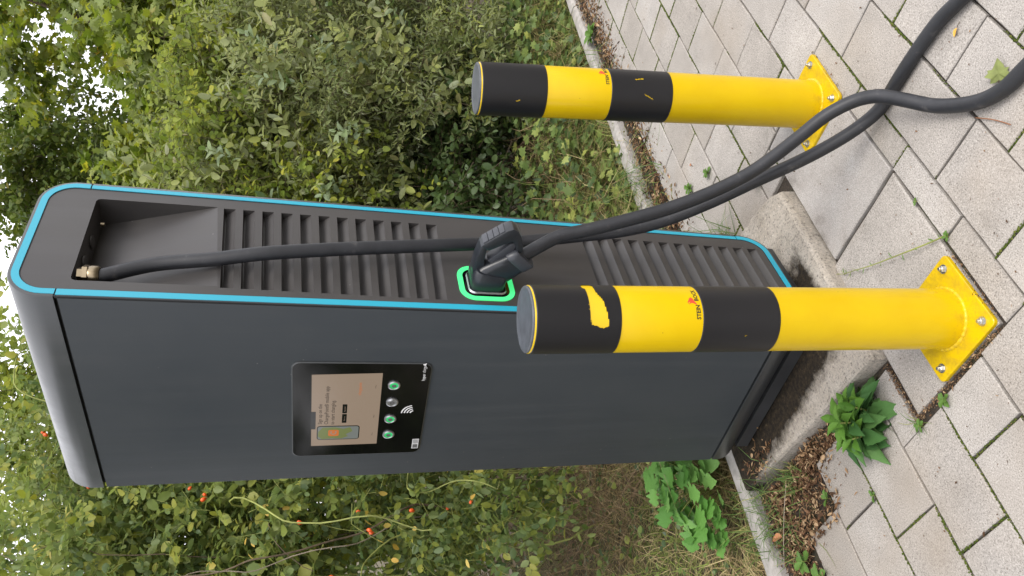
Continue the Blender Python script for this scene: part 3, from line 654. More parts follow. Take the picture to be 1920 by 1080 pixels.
# plug: profile in (o = outward, z), swept over its width along b
BC = 0.125
def pmob(name, pts, faces, mat, parent, bev=0.0, auto=30):
    bm = bmesh.new(); vs = [bm.verts.new(cl(-o, b, z)-cb_org) for (o, b, z) in pts]
    for f in faces: bm.faces.new([vs[i] for i in f])
    bmesh.ops.recalc_face_normals(bm, faces=bm.faces)
    if bev > 0:
        eds = [e for e in bm.edges if e.is_manifold and e.calc_face_angle(0) > math.radians(28)]
        bmesh.ops.bevel(bm, geom=eds, offset=bev, segments=2, profile=0.6, affect='EDGES', clamp_overlap=True)
    return bmob(name, bm, mat, parent, auto=math.radians(auto))
def prism(poly, b0, b1):
    n = len(poly); pts = [(o, b0, z) for o, z in poly]+[(o, b1, z) for o, z in poly]
    return pts, [tuple(range(n)), tuple(range(2*n-1, n-1, -1))]+[(i, (i+1) % n, n+(i+1) % n, n+i) for i in range(n)]
# shroud: rounded block growing out of the socket
def loft(sections, seg=24):
    """sections: (o, zc, bhalf, zhalf, power) superellipse rings normal to o; or with (o,z,dir)"""
    pts = []
    for (o, zc, bh, zh, tilt) in sections:
        for k in range(seg):
            t = 2*PI*k/seg; c, s = math.cos(t), math.sin(t); p = 0.42
            bb = BC+bh*math.copysign(abs(c)**p, c); zz = zh*math.copysign(abs(s)**p, s)
            pts.append((o+zz*math.sin(tilt), bb, zc+zz*math.cos(tilt)))
    n = len(sections); F = [(i*seg+k, i*seg+(k+1) % seg, (i+1)*seg+(k+1) % seg, (i+1)*seg+k) for i in range(n-1) for k in range(seg)]
    return pts, F+[tuple(range(seg)), tuple((n-1)*seg+k for k in range(seg))]
plug_pts, plug_F = loft([(0.028, 1.150, 0.038, 0.047, 0.55), (0.050, 1.132, 0.038, 0.046, 0.68), (0.066, 1.113, 0.0375, 0.044, 0.70), (0.085, 1.090, 0.036, 0.041, 0.70), (0.104, 1.067, 0.034, 0.038, 0.70)])
plug = pmob('plug', plug_pts, plug_F, M['plug'], cab, 0, 32)
sp_, sF_ = loft([(0.0005, 1.143, 0.049, 0.0515, 0), (0.034, 1.143, 0.048, 0.0515, 0), (0.052, 1.140, 0.045, 0.0505, 0.12), (0.060, 1.137, 0.0415, 0.0475, 0.18), (0.062, 1.1365, 0.037, 0.043, 0.18)])
pmob('plug_shroud', sp_, sF_, M['plug'], plug, 0, 32)
# D handle
hs = 0.0215
front_arm = [(0.020, 1.190), (0.070, 1.194), (0.105, 1.190), (0.152, 1.181), (0.160, 1.174), (0.150, 1.158), (0.138, 1.163), (0.098, 1.164), (0.070, 1.158), (0.030, 1.150)]
grip_o = [(0.152, 1.181), (0.160, 1.176), (0.186, 1.147), (0.213, 1.117), (0.221, 1.100), (0.214, 1.084), (0.197, 1.073), (0.172, 1.064), (0.150, 1.060), (0.134, 1.066), (0.128, 1.080), (0.144, 1.080), (0.164, 1.085), (0.174, 1.094), (0.173, 1.104), (0.157, 1.128), (0.137, 1.158)]
P, F = prism(front_arm, BC-hs, BC+hs); pmob('plug_arm', P, F, M['plug'], plug, 0.004)
P, F = prism(grip_o, BC-hs-0.001, BC+hs+0.001); grip = pmob('plug_grip', P, F, M['plug'], plug, 0.005)
for k in range(4):     # soft ribs on the outside of the grip
    s0, s1 = 0.02+0.235*k, 0.02+0.235*k+0.215
    a = np.array([0.1605, 1.1765]); b = np.array([0.2125, 1.1185]); d = (b-a); nn = np.array([d[1], -d[0]])/np.linalg.norm(d)*-1
    q = [a+d*s0-nn*0.004, a+d*s0+nn*0.0022, a+d*s1+nn*0.0022, a+d*s1-nn*0.004]
    P, F = prism([tuple(x) for x in q], BC-hs*0.86, BC+hs*0.86); pmob('grip_rib', P, F, M['plug2'], plug, 0.0012)
# flat black disc painting the shade inside the grip's hollow end
V, F = lathe([(0.0135, 0.0), (0.0150, 0.0015), (0.0150, -0.004)], 20)
ax = np.array([0.9, -0.43]); 
P = []
for x, y, z in V: P.append((0.2075+0.43*x+0.9*z, BC+y, 1.0935+0.9*x*0.9-0.43*z))
V2, F2 = lathe([(0.0125, 0.0), (0.0, 0.0)], 20)
hole_disc = [(0.2085+0.43*x+0.9*0.006, BC+y, 1.0935+0.81*x-0.43*0.006) for x, y, z in V2]
pmob('grip_opening_shade', hole_disc, F2, M['black'], plug)
# inner grip pad + button
pad = [(0.090, 1.146), (0.099, 1.154), (0.164, 1.100), (0.170, 1.090), (0.160, 1.080), (0.130, 1.090), (0.090, 1.130)]
P, F = prism(pad, BC-0.0185, BC+0.0165); pmob('latch_button', P, F, M['plug2'], plug, 0.003)
# flat spine ridge on the body and collar at the cable exit
ridge = [(0.048, 1.165), (0.058, 1.172), (0.130, 1.090), (0.122, 1.080), (0.060, 1.142), (0.044, 1.150)]
P, F = prism(ridge, BC-0.034, BC+0.02); pmob('plug_spine', P, F, M['plug'], plug, 0.004)
cp, cF = loft([(0.0985, 1.076, 0.036, 0.0405, 0.70), (0.1005, 1.0735, 0.0375, 0.042, 0.70), (0.118, 1.0515, 0.037, 0.0415, 0.70), (0.121, 1.048, 0.034, 0.038, 0.70)])
pmob('plug_collar', cp, cF, M['plug2'], plug, 0, 40)
mark = [(0.030, 1.128), (0.030, 1.112), (0.046, 1.112), (0.046, 1.128)]
P, F = prism(mark, BC-0.0435, BC-0.036); pmob('plug_mark', P, F, M['black'], plug)

# ================================================================== BOLLARDS
RB, HB = 0.0795, 1.1454
def wrap(V, th0, z0, r): return [(r*math.cos(th0+x/r), r*math.sin(th0+x/r), z0+y) for x, y, *_ in V]
def in_poly(x, y, poly):
    c = False; n = len(poly)
    for i in range(n):
        x1, y1 = poly[i]; x2, y2 = poly[(i+1) % n]
        if (y1 > y) != (y2 > y) and x < (x2-x1)*(y-y1)/(y2-y1)+x1: c = not c
    return c
def band(name, z0, z1, parent, tears, th_c):
    r = RB+0.0012; nz, nt_ = 72, 300
    V = [(r*math.cos(2*PI*k/nt_), r*math.sin(2*PI*k/nt_), z0+(z1-z0)*i/nz) for i in range(nz+1) for k in range(nt_)]
    F = []
    for i in range(nz):
        for k in range(nt_):
            th = (2*PI*(k+.5)/nt_-th_c+PI) % (2*PI)-PI; z = z0+(z1-z0)*(i+.5)/nz
            j1 = 0.012*mnoise.noise(Vector((th*30, z*200, 0))); j2 = 0.0012*mnoise.noise(Vector((th*30, z*200, 4)))
            if any(in_poly(th+j1, z+j2, t) for t in tears): continue
            F.append((i*nt_+k, i*nt_+(k+1) % nt_, (i+1)*nt_+(k+1) % nt_, (i+1)*nt_+k))
    n0 = len(V)
    for zz in (z0, z1): V += [((RB-0.0005)*math.cos(2*PI*k/nt_), (RB-0.0005)*math.sin(2*PI*k/nt_), zz) for k in range(nt_)]
    F += [(n0+k, n0+(k+1) % nt_, (k+1) % nt_, k) for k in range(nt_)]+[(nz*nt_+k, nz*nt_+(k+1) % nt_, n0+nt_+(k+1) % nt_, n0+nt_+k) for k in range(nt_)]
    return mob(name, V, F, M['band'], parent, smooth=True)
def bolt_mesh():
    parts = [lathe([(0.0, 0.0), (0.0125, 0.0), (0.0125, 0.0022), (0.0, 0.0022)], 22)]
    V, F = lathe([(0.0085, 0.0022), (0.0088, 0.003), (0.0088, 0.0088), (0.0078, 0.0098), (0.0, 0.0098)], 6); parts.append((V, F))
    parts.append(lathe([(0.0048, 0.0098), (0.0048, 0.0155), (0.004, 0.0165), (0, 0.0165)], 12))
    V, F = merge(parts); me = bpy.data.meshes.new('anchor_bolt'); me.from_pydata(V, [], F); me.materials.append(M['steel']); return me
BOLT = bolt_mesh()
IBEX = [(0, 0), (3, 1.5), (5, 3.2), (7.5, 4.2), (9.5, 6), (10.5, 8), (10, 9.5), (8.6, 8.9), (9.2, 10.4), (8.2, 11.6), (6.6, 11.9), (5.2, 13.6), (3.2, 14.6), (1.2, 14.2), (3.2, 13.2), (4.4, 11.6), (3.9, 10.2), (2.2, 12.0), (0.2, 12.6), (1.8, 11.0), (2.6, 8.8), (2.4, 6.4), (1.6, 4), (0.6, 2)]
def bollard(loc, lean, rz, th_c, th_logo, bands, label):
    root = empty('bollard', loc, (-lean[1], lean[0], rz)); tag(root, label, 'bollard', 'bollards guarding the charging station')
    thl = th_c-rz
    # tube
    prof = [(RB, 0.010), (RB, 0.60), (RB, HB-0.0015), (RB-0.0012, HB), (RB-0.004, HB)]
    V, F = lathe(prof, 96); mob('pole', V, F, M['yellow'], root, smooth=True)
    V, F = lathe([(RB-0.0012, HB-0.002), (RB-0.0012, HB+0.0035), (RB-0.0024, HB+0.0052), (RB-0.009, HB+0.0058), (RB-0.0100, HB+0.0050), (RB-0.030, HB+0.0052), (0.0, HB+0.0056)], 72)
    mob('end_cap', V, F, M['cap'], root, smooth=False).data.polygons.foreach_set('use_smooth', [True]*len(F))
    # base plate with rounded corners
    s, r = 0.1214, 0.014; pts = []
    for (cx, cy, a0) in ((s-r, s-r, 0), (-s+r, s-r, PI/2), (-s+r, -s+r, PI), (s-r, -s+r, 1.5*PI)):
        for k in range(6): pts.append((cx+r*math.cos(a0+PI/2*k/5), cy+r*math.sin(a0+PI/2*k/5)))
    n = len(pts); V = []
    for (z, q) in ((0.0005, 0), (0.0100, 0), (0.0118, 0.0016), (0.0120, 0.004)): V += [(x*(1-q/s), y*(1-q/s), z) for x, y in pts]
    F = [(a*n+i, a*n+(i+1) % n, (a+1)*n+(i+1) % n, (a+1)*n+i) for a in range(3) for i in range(n)]+[tuple(3*n+i for i in range(n)), tuple(range(n-1, -1, -1))]
    mob('base_plate', V, F, M['yellow'], root)
    # weld bead
    V = []; ns, nk = 150, 8
    for i in range(ns):
        a = 2*PI*i/ns; rr = 0.0068+0.0016*mnoise.noise(Vector((math.cos(a)*16, math.sin(a)*16, loc[0])))+0.0007*math.sin(i*1.25)
        for k in range(nk):
            t = PI*0.5*(k/(nk-1))*1.0; V.append(((RB+rr*math.cos(t))*math.cos(a), (RB+rr*math.cos(t))*math.sin(a), 0.0118+rr*math.sin(t)))
    F = [(i*nk+k, ((i+1) % ns)*nk+k, ((i+1) % ns)*nk+k+1, i*nk+k+1) for i in range(ns) for k in range(nk-1)]
    mob('weld_seam', V, F, M['yellow'], root, smooth=True)
    for sx in (-1, 1):
        for sy in (-1, 1):
            b = bpy.data.objects.new('anchor_bolt', BOLT); b.location = (sx*0.0925, sy*0.0925, 0.012); b.rotation_euler = (0, 0, random.uniform(0, 3)); link(b, root)
    for (z0, z1, tears) in bands: band('black_band', z0, z1, root, tears, thl)
    # printed maker's mark
    t0 = thl+th_logo; z = 0.7455
    V, F = text_mesh('STEIN', 0.0148, 0.022); V = [(x*0.93, y) for x, y, _ in V]; wid = max(v[0] for v in V)
    mob('logo_text', wrap(V, t0, z, RB+0.0006), F, M['ink'], root)
    V, F = text_mesh('BOCK', 0.0148, 0.022); V = [(x*0.93+wid+0.0105, y) for x, y, _ in V]
    mob('logo_text', wrap(V, t0, z, RB+0.0006), F, M['ink'], root)
    V = [(wid+0.0085-x*0.00052+0.006, 0.010+y*0.00115) for x, y in IBEX]
    V = [(wid+0.0005+x*0.0020, 0.0060+y*0.00155) for x, y in [(k[0], k[1]) for k in IBEX]]
    mob('logo_emblem', wrap(V, t0, z, RB+0.0006), [tuple(range(len(V)))], M['red'], root)
    return root
TEAR_A = [(1.40, 1.0200), (1.40, 0.9962), (0.843, 0.9938), (0.536, 0.9822), (0.309, 0.9787), (0.05, 0.9739), (-0.205, 0.9716), (-0.269, 0.9841), (-0.242, 0.9948), (-0.19, 1.0035), (-0.177, 1.0142), (0.025, 1.0164), (0.39, 1.0182), (1.051, 1.0161), (1.09, 1.0238)]
TEAR_B = [(0.655, 0.656), (0.70, 0.660), (0.755, 0.634), (0.71, 0.629)]
TEAR_B2 = [(0.10, 0.631), (0.05, 0.628), (-0.11, 0.601), (-0.06, 0.603)]
TEAR_B3 = [(-0.42, 1.036), (-0.40, 1.041), (-0.33, 1.027), (-0.36, 1.024)]
TEAR_A2 = [(-0.55, 0.628), (-0.52, 0.630), (-0.50, 0.624), (-0.53, 0.622)]
bollard((1.18998, 1.40613, 0.0), (-0.00175, -0.01519), 0.0277, -2.2731, -0.02, [(0.942, HB-0.0035, [TEAR_A]), (0.5385, 0.7395, [TEAR_A2])], 'yellow and black steel bollard with a torn black stripe, nearer the viewer')
bollard((2.11781, 1.37739, 0.0), (0.00424, 0.00872), -0.0309, -2.5649, 0.40, [(0.942, HB-0.0035, [TEAR_B3]), (0.5365, 0.7375, [TEAR_B, TEAR_B2])], 'yellow and black steel bollard standing farther right, charging cable crossing its base plate')


# ================================================================== VEGETATION
def T_LANCE(fold=0.10, curl=0.18):      # 8-triangle leaf, folded on the midrib and curling down
    v = [(0, 0, 0), (.30, -.44, fold*.9), (.30, .44, fold*.9), (.32, 0, 0), (.68, -.36, fold*.7), (.68, .36, fold*.7), (.70, 0, 0), (1, 0, 0)]
    v = [(t, w_, h-curl*t*t) for t, w_, h in v]
    return np.array(v), [(0, 3, 1), (0, 2, 3), (3, 6, 4), (3, 4, 1), (2, 5, 6), (2, 6, 3), (6, 7, 4), (5, 7, 6)]
def T_OVAL(fold=0.07, curl=0.10):
    v = [(0, 0, 0), (.22, -.40, fold), (.22, .40, fold), (.55, -.50, fold), (.55, .50, fold), (.45, 0, 0), (.84, -.30, fold*.6), (.84, .30, fold*.6), (1, 0, 0)]
    v = [(t, w_, h-curl*t*t) for t, w_, h in v]
    return np.array(v), [(0, 5, 1), (0, 2, 5), (1, 5, 3), (2, 4, 5), (3, 5, 6), (4, 7, 5), (5, 8, 6), (5, 7, 8)]
def T_LOBED(fold=0.06, curl=0.15):      # maple-like five-lobed outline
    o = [(0.0, 0.0), (-.02, -.28), (.22, -.30), (.30, -.62), (.52, -.40), (.72, -.48), (.66, -.20), (1.0, 0), (.66, .20), (.72, .48), (.52, .40), (.30, .62), (.22, .30), (-.02, .28)]
    v = [(t, w_, fold*abs(w_)*2-curl*t*t) for t, w_ in o]+[(.36, 0, 0)]
    c = len(o); return np.array(v), [(c, i, (i+1) % c) for i in range(c)]
def T_DIAMOND():
    v = [(0, 0, 0), (.45, -.45, .06), (.45, .45, .06), (1, 0, -.12)]
    return np.array(v), [(0, 3, 1), (0, 2, 3)]
def leaf_arrays(P, D, Nn, L, W, tmpl, rnd):
    tv, tf = tmpl; tf = np.array(tf)
    D = nrm(D); Nn = nrm(Nn-D*np.sum(Nn*D, -1, keepdims=True)); Sd = np.cross(D, Nn)
    V = P[:, None]+D[:, None]*(tv[None, :, 0, None]*L[:, None, None])+Sd[:, None]*(tv[None, :, 1, None]*W[:, None, None])+Nn[:, None]*(tv[None, :, 2, None]*L[:, None, None])
    n, k = len(P), len(tv)
    F = (np.arange(n)[:, None, None]*k+tf[None]).reshape(-1, 3)
    return V.reshape(-1, 3), F, np.repeat(rnd, len(tf))
def blob_points(blobs, n, shell=0.42, lump=0.30, zmin=0.02, clump=0, sig=0.11):
    if clump:                    # twigs gather on branchlets, with gaps between them
        C_, CO = blob_points(blobs, max(8, n//clump), shell, lump, zmin); k = rng.choice(len(C_), n, p=(lambda q: q/q.sum())(rng.random(len(C_))+.15))
        P = C_[k]+rng.normal(size=(n, 3))*sig*np.array([1, 1, .8]); O = nrm(CO[k]+rng.normal(size=(n, 3))*.35); ok = P[:, 2] > zmin
        return P[ok], O[ok]
    B = np.array(blobs, float); w_ = B[:, 6]/B[:, 6].sum(); pick = rng.choice(len(B), n, p=w_); c = B[pick]
    d = nrm(rng.normal(size=(n, 3))); r = rng.random(n)**shell
    lumps = 1+lump*(np.sin(d[:, 0]*5+pick*1.7)*np.sin(d[:, 1]*6+pick)+0.6*np.sin(d[:, 2]*9+d[:, 0]*7+pick*2.3))
    P = c[:, :3]+d*c[:, 3:6]*(r*lumps)[:, None]
    ok = P[:, 2] > zmin
    return P[ok], nrm(d*c[:, 3:6])[ok]
def twigs(P, O, Lt, nl, leafL, leafW, tmpl, out_=0.6, up=0.35, ran=0.6, droop=0.25, opp=False, lr=(0.7, 1.25), rbias=None, flat=0.8, spread=0.85, end=True):
    n = len(P); TD = nrm(O*out_+np.array([0, 0, up])+rng.normal(size=(n, 3))*ran); Ls = Lt*rng.uniform(0.6, 1.3, n)
    PP, DD, NN, LL, RR = [], [], [], [], []
    ref = nrm(np.cross(TD, rng.normal(size=(n, 3)))); ref2 = np.cross(TD, ref)
    base = rng.random(n)
    for j in range(nl):
        s = (j+0.7)/nl
        tang = nrm(TD+np.array([0, 0, -2*droop])*s)
        pos = P+TD*(s*Ls)[:, None]+np.array([0, 0, -1.0])*(droop*s*s*Ls)[:, None]
        if opp: ang = (j % 2)*PI+0.0; perp = ref*math.cos(ang)
        else:
            ang = j*2.4+base*6; perp = ref*np.cos(ang)[:, None]+ref2*np.sin(ang)[:, None]
        d = nrm(tang*(0.55 if j < nl-1 or not end else 2.5)+perp*spread+rng.normal(size=(n, 3))*0.22)
        nn = nrm(np.array([0, 0, 1.0])*flat+O*0.45+rng.normal(size=(n, 3))*0.45)
        PP.append(pos); DD.append(d); NN.append(nn); LL.append(leafL*rng.uniform(lr[0], lr[1], n)*(1-0.35*max(0, s-0.6)))
        RR.append(np.clip(base*0.55+rng.random(n)*0.45 if rbias is None else rbias(base, rng.random(n)), 0, 1))
    PP, DD, NN, LL, RR = map(np.concatenate, (PP, DD, NN, LL, RR))
    leaves = leaf_arrays(PP, DD, NN, LL, LL*leafW*rng.uniform(0.8, 1.2, len(LL)), tmpl, RR)
    # twig stems: thin three-sided prisms, two segments
    rad = 0.0016; V = []
    for s, rr_ in ((-0.25, 1.0), (0.5, 0.8), (1.0, 0.35)):
        pos = P+TD*(s*Ls)[:, None]+np.array([0, 0, -1.0])*(droop*s*abs(s)*Ls)[:, None]
        for k in range(3):
            a = 2*PI*k/3; V.append(pos+(ref*math.cos(a)+ref2*math.sin(a))*rad*rr_)
    V = np.stack(V, 1).reshape(-1, 3); f = []
    for i in range(2):
        for k in range(3): f += [(i*3+k, i*3+(k+1) % 3, i*3+3+(k+1) % 3, i*3+3+k)]
    F = (np.arange(n)[:, None, None]*9+np.array(f)[None]).reshape(-1, 4)
    return leaves, (V, F)
def cat_leaves(ls):
    V, F, R = [], [], []; o = 0
    for v, f, r in ls: V.append(v); F.append(f+o); R.append(r); o += len(v)
    return np.concatenate(V), np.concatenate(F), np.concatenate(R)
def add_foliage(root, leaves, mat, name='foliage'):
    V, F, R = cat_leaves(leaves) if isinstance(leaves, list) else leaves
    lo = np.array(root.location); o = npmesh(name, V-lo, [F], mat, root, rnd=R); tag(o, kind='stuff'); return o
def add_twigs(root, tw, mat):
    V = np.concatenate([v for v, f in tw]); o = 0; Fs = []
    for v, f in tw: Fs.append(f+o); o += len(v)
    lo = np.array(root.location); tag(npmesh('twigs', V-lo, [np.concatenate(Fs)], mat, root), kind='stuff')
def limb(root, pts, r0, r1, mat, name='stem', seg=7, wob=0.03, n=7):
    P = catmull(pts, n); 
    for i in range(1, len(P)-1): P[i] += np.array(mnoise.noise_vector(Vector(P[i]*3.1)))*wob
    R = np.linspace(r0, r1, len(P)); V, F = tube_arrays(P-np.array(root.location), R, seg)
    return mob(name, V, F, mat, root, smooth=True)

# ---- silver-leaved shrub on the right
def silver_shrub():
    root = empty('silver_shrub', (5.1, 3.9, 0)); tag(root, 'big silvery green shrub with narrow leaves behind the farther bollard', 'shrub')
    blobs = [(5.4, 3.65, 2.0, 1.05, .62, .62, 1.1), (4.75, 3.75, 1.95, .85, .60, .60, 1.0), (5.75, 3.45, 1.15, 1.1, .55, .65, 1.1), (6.9, 3.9, 1.6, 1.1, .8, 1.1, .9), (4.9, 3.55, 1.35, .75, .5, .5, .8),
             (4.35, 3.95, 1.55, .55, .55, .55, .5), (5.6, 4.3, 1.2, 1.4, .6, 1.0, .6), (5.7, 3.15, .62, .8, .32, .35, .5), (7.6, 3.4, 1.2, .9, .6, .9, .5)]
    P, O = blob_points(blobs, 5300, 0.36, 0.36, 0.25, 17, 0.115)
    lv, tw = twigs(P, O, 0.26, 12, 0.056, 0.33, T_LANCE(), 0.6, 0.45, 0.6, 0.15, lr=(0.6, 1.3), flat=0.6)
    P2, O2 = blob_points(blobs, 1200, 0.22, 0.34, 0.25, 9, 0.12)
    lv2, tw2 = twigs(P2+O2*0.08, O2, 0.32, 9, 0.080, 0.48, T_OVAL(), 0.6, 0.6, 0.5, 0.1, lr=(0.7, 1.3), rbias=lambda b, r: 0.5+0.5*b*r+0.2*r)
    add_foliage(root, [lv, lv2], M['silverleaf']); add_twigs(root, [tw, tw2], M['bark'])
    for i, b in enumerate(blobs):
        c = np.array(b[:3]); limb(root, [(5.1+0.35*math.cos(i*2.1), 3.95+0.2*math.sin(i*2.1), -0.02), (5.1+(c[0]-5.1)*.35, 3.95+(c[1]-3.95)*.3, c[2]*0.45), c+[0, 0, .1], c+np.array([(c[0]-5.1)*.3, -.15, .45])], 0.028, 0.005, M['bark'])
    # bright sprigs standing out in front: every leaf its own piece
    tv, tf = T_OVAL(0.06, 0.16)
    variants_ = []
    for sc in (0.40, 0.50, 0.58):
        me = bpy.data.meshes.new('leaf'); me.from_pydata([(t, w_*sc, h) for t, w_, h in tv], [], tf); me.materials.append(M['sprig']); variants_.append(me)
    sprigs = [((4.62, 2.98, 1.46), (0.05, -0.35, 0.42), 0.36), ((4.42, 2.93, 1.70), (-0.25, -0.25, 0.75), 0.42), ((4.22, 3.12, 1.34), (-0.4, -0.30, 0.55), 0.44), ((4.86, 3.05, 1.30), (0.3, -0.3, 0.5), 0.34), ((4.02, 3.35, 1.52), (-0.5, -0.2, 0.35), 0.38), ((4.75, 2.92, 1.86), (-.1, -.3, .6), .36), ((5.25, 2.85, 1.55), (.1, -.4, .5), .34), ((3.95, 3.45, 1.85), (-.4, -.3, .5), .40), ((4.15, 3.30, 2.10), (-.3, -.35, .5), .38), ((5.05, 2.90, 1.02), (.1, -.4, .5), .34)]
    for i, (p, d, L) in enumerate(sprigs):
        p = np.array(p); d = np.array(d)/np.linalg.norm(d); bend = np.array([0, 0, -0.25])
        C_ = [p+d*L*s+bend*L*s*s for s in np.linspace(-0.15, 1, 9)]
        V, F = tube_arrays(np.array(C_)-np.array(root.location), np.linspace(0.0032, 0.0012, 9), 5); mob('sprig_stem', V, F, M['cane'], root, smooth=True)
        nl = 15
        for j in range(nl):
            s = 0.05+0.95*j/(nl-1); q = p+d*L*s+bend*L*s*s
            side = np.cross(d, [0, 0, 1.0]); side /= np.linalg.norm(side); up_ = np.cross(side, d); a = j*2.4+i
            ld = d*0.45+side*math.cos(a)*0.9+up_*math.sin(a)*0.7+rng.normal(size=3)*0.15; 
            if j == nl-1: ld = d+rng.normal(size=3)*.1
            ld /= np.linalg.norm(ld); nn = np.array([-.2, -.5, 1.0])+rng.normal(size=3)*0.35; nn -= ld*(nn@ld); nn /= np.linalg.norm(nn); sd_ = np.cross(nn, ld)
            size = random.uniform(0.060, 0.098)*(1.0-0.35*max(0, s-.7)/.3)
            o = bpy.data.objects.new('leaf', variants_[(i+j) % 3]); m3 = Matrix((ld, sd_, nn)).transposed()
            o.matrix_local = Matrix.Translation(Vector(q-np.array(root.location))) @ m3.to_4x4() @ Matrix.Scale(size, 4); link(o, root)
silver_shrub()

def leafy(name, label, cat, base, blobs, n, nl, Lt, leafL, leafW, tmpl, mat, barkm, trunks, shell=0.45, lump=0.3, zmin=0.05, group=None, rb=None, part='crown', clump=12, **kw):
    root = empty(name, (base[0], base[1], 0)); tag(root, label, cat, group)
    P, O = blob_points(blobs, n, shell, lump, zmin, clump, 0.12); lv, tw = twigs(P, O, Lt, nl, leafL, leafW, tmpl, rbias=rb, **kw)
    add_foliage(root, lv, mat, part); add_twigs(root, [tw], barkm)
    for t in trunks: limb(root, t[0], t[1], t[2], barkm, t[3])
    return root
# yellow-green maple over the silver shrub
leafy('field_maple', 'yellowish green maple tree leaning in above the silvery shrub', 'tree', (6.7, 4.9),
      [(6.65, 3.95, 2.95, .95, .7, .6, 1.1), (6.05, 3.95, 2.70, .75, .7, .55, 1.0), (7.6, 3.95, 3.75, 1.1, .6, .62, 1), (5.75, 4.75, 2.75, .8, .7, .55, .9), (7.4, 4.7, 2.5, 1.3, .9, .8, .7), (7.0, 3.75, 4.45, .9, .45, .45, .5), (7.45, 4.75, 4.35, .6, .45, .28, .34), (4.95, 4.55, 2.65, .6, .5, .45, .6)],
      2300, 9, 0.30, 0.080, 0.95, T_LOBED(), M['maple'], M['bark'],
      [([(6.7, 4.9, -.02), (6.75, 4.85, 1.2), (6.7, 4.5, 2.4), (6.9, 4.1, 3.5), (7.1, 3.8, 4.6)], .075, .02, 'trunk'), ([(6.7, 4.6, 2.3), (6.2, 4.2, 2.7), (5.8, 4.0, 3.0)], .03, .008, 'limb'), ([(6.72, 4.5, 2.8), (7.3, 4.5, 3.4), (7.9, 4.5, 4.1)], .035, .008, 'limb'), ([(6.7, 4.7, 2.0), (5.9, 4.8, 2.5), (5.0, 4.6, 2.9)], .03, .006, 'limb')],
      0.5, 0.35, 0.4, droop=0.35, flat=0.7)
# bright green bush with small yellow-green leaves just behind the station
leafy('yellow_green_bush', 'yellow green leafy bush showing past the teal edge of the station', 'shrub', (4.1, 4.2),
      [(4.05, 4.05, 1.2, .75, .55, .62, 1), (4.55, 4.2, 2.2, .8, .6, .6, 1), (3.6, 4.35, 2.1, .6, .55, .7, .8), (4.3, 4.4, 2.85, .7, .55, .45, .8), (3.2, 4.3, 1.3, .6, .5, .7, .6), (4.15, 3.55, 1.75, .42, .22, .38, .42), (4.75, 3.45, 2.25, .6, .25, .32, .42), (5.4, 3.3, 2.45, .7, .25, .22, .35), (4.0, 3.65, 2.35, .4, .25, .35, .4)],
      2700, 9, 0.24, 0.050, 0.62, T_OVAL(), M['maple'], M['bark'],
      [([(4.1, 4.2, -.02), (4.0, 4.2, .7), (4.1, 4.1, 1.5), (4.5, 4.2, 2.6)], .03, .008, 'stem'), ([(4.05, 4.2, .3), (3.7, 4.3, 1.1), (3.5, 4.3, 2.2)], .025, .006, 'stem')], 0.5, 0.35, 0.25,
      rb=lambda b, r: 0.15+0.45*b+0.3*r, part='foliage', droop=0.3)
# darker trees farther back
trees = [
 ('dark leafy tree behind the maple, its crown against the pale sky', (9.4, 7.6), [(8.9, 7.8, 4.7, .95, .95, .65, .7), (8.6, 7.6, 4.0, 1.2, 1.1, .7, 1), (8.85, 6.8, 4.85, .75, .65, .6, 1.0), (6.95, 5.95, 4.55, .62, .5, .42, .55), (9.9, 7.9, 3.0, 1.8, 1.4, 1.3, 1)], 2100),
 ('dense dark green tree straight behind the top of the station', (7.2, 6.6), [(7.3, 6.4, 3.7, 1.1, 1.0, .8, 1), (6.6, 6.6, 2.6, 1.2, 1.0, 1.0, 1), (7.8, 6.4, 2.2, 1.4, 1.0, 1.2, 1)], 1500),
 ('shady tree in the gap between the maple and the rose bush', (5.3, 6.9), [(5.4, 6.8, 3.0, 1.1, .9, .8, 1), (4.9, 7.0, 2.0, 1.2, 1.0, 1.0, 1), (5.6, 6.2, 1.3, 1.1, .8, .9, 1)], 1300),
 ('low dark tree far behind the rose bush on the left', (3.6, 8.9), [(3.5, 8.8, 2.9, 1.3, 1.0, .9, 1), (4.2, 9.2, 2.0, 1.3, 1.0, .8, .8), (2.6, 8.6, 2.2, 1.0, .9, 1.0, .8)], 1300),
 ('dark tree at the far right behind the silvery shrub', (9.0, 5.0), [(8.9, 4.9, 2.4, 1.5, 1.1, 1.4, 1), (9.6, 4.6, 4.1, 1.4, 1.1, 1.0, 1), (8.3, 5.4, 1.2, 1.4, .9, 1.0, .8)], 1600)]
for lab, bs, bl, n in trees:
    leafy('dark_tree', lab, 'tree', bs, bl, n, 9, 0.36, 0.075, 0.70, T_OVAL(), M['darkleaf'], M['bark'],
          [([(bs[0], bs[1], -.02), (bs[0]+.1, bs[1], bl[0][2]*.5), bl[0][:3]], .09, .03, 'trunk'), ([(bs[0]+.05, bs[1], bl[0][2]*.35), ((bs[0]+bl[1][0])/2, bs[1], bl[1][2]*.8), bl[1][:3]], .045, .012, 'limb')], 0.5, 0.4, 0.1, group='dark trees standing behind the hedge', droop=0.3)

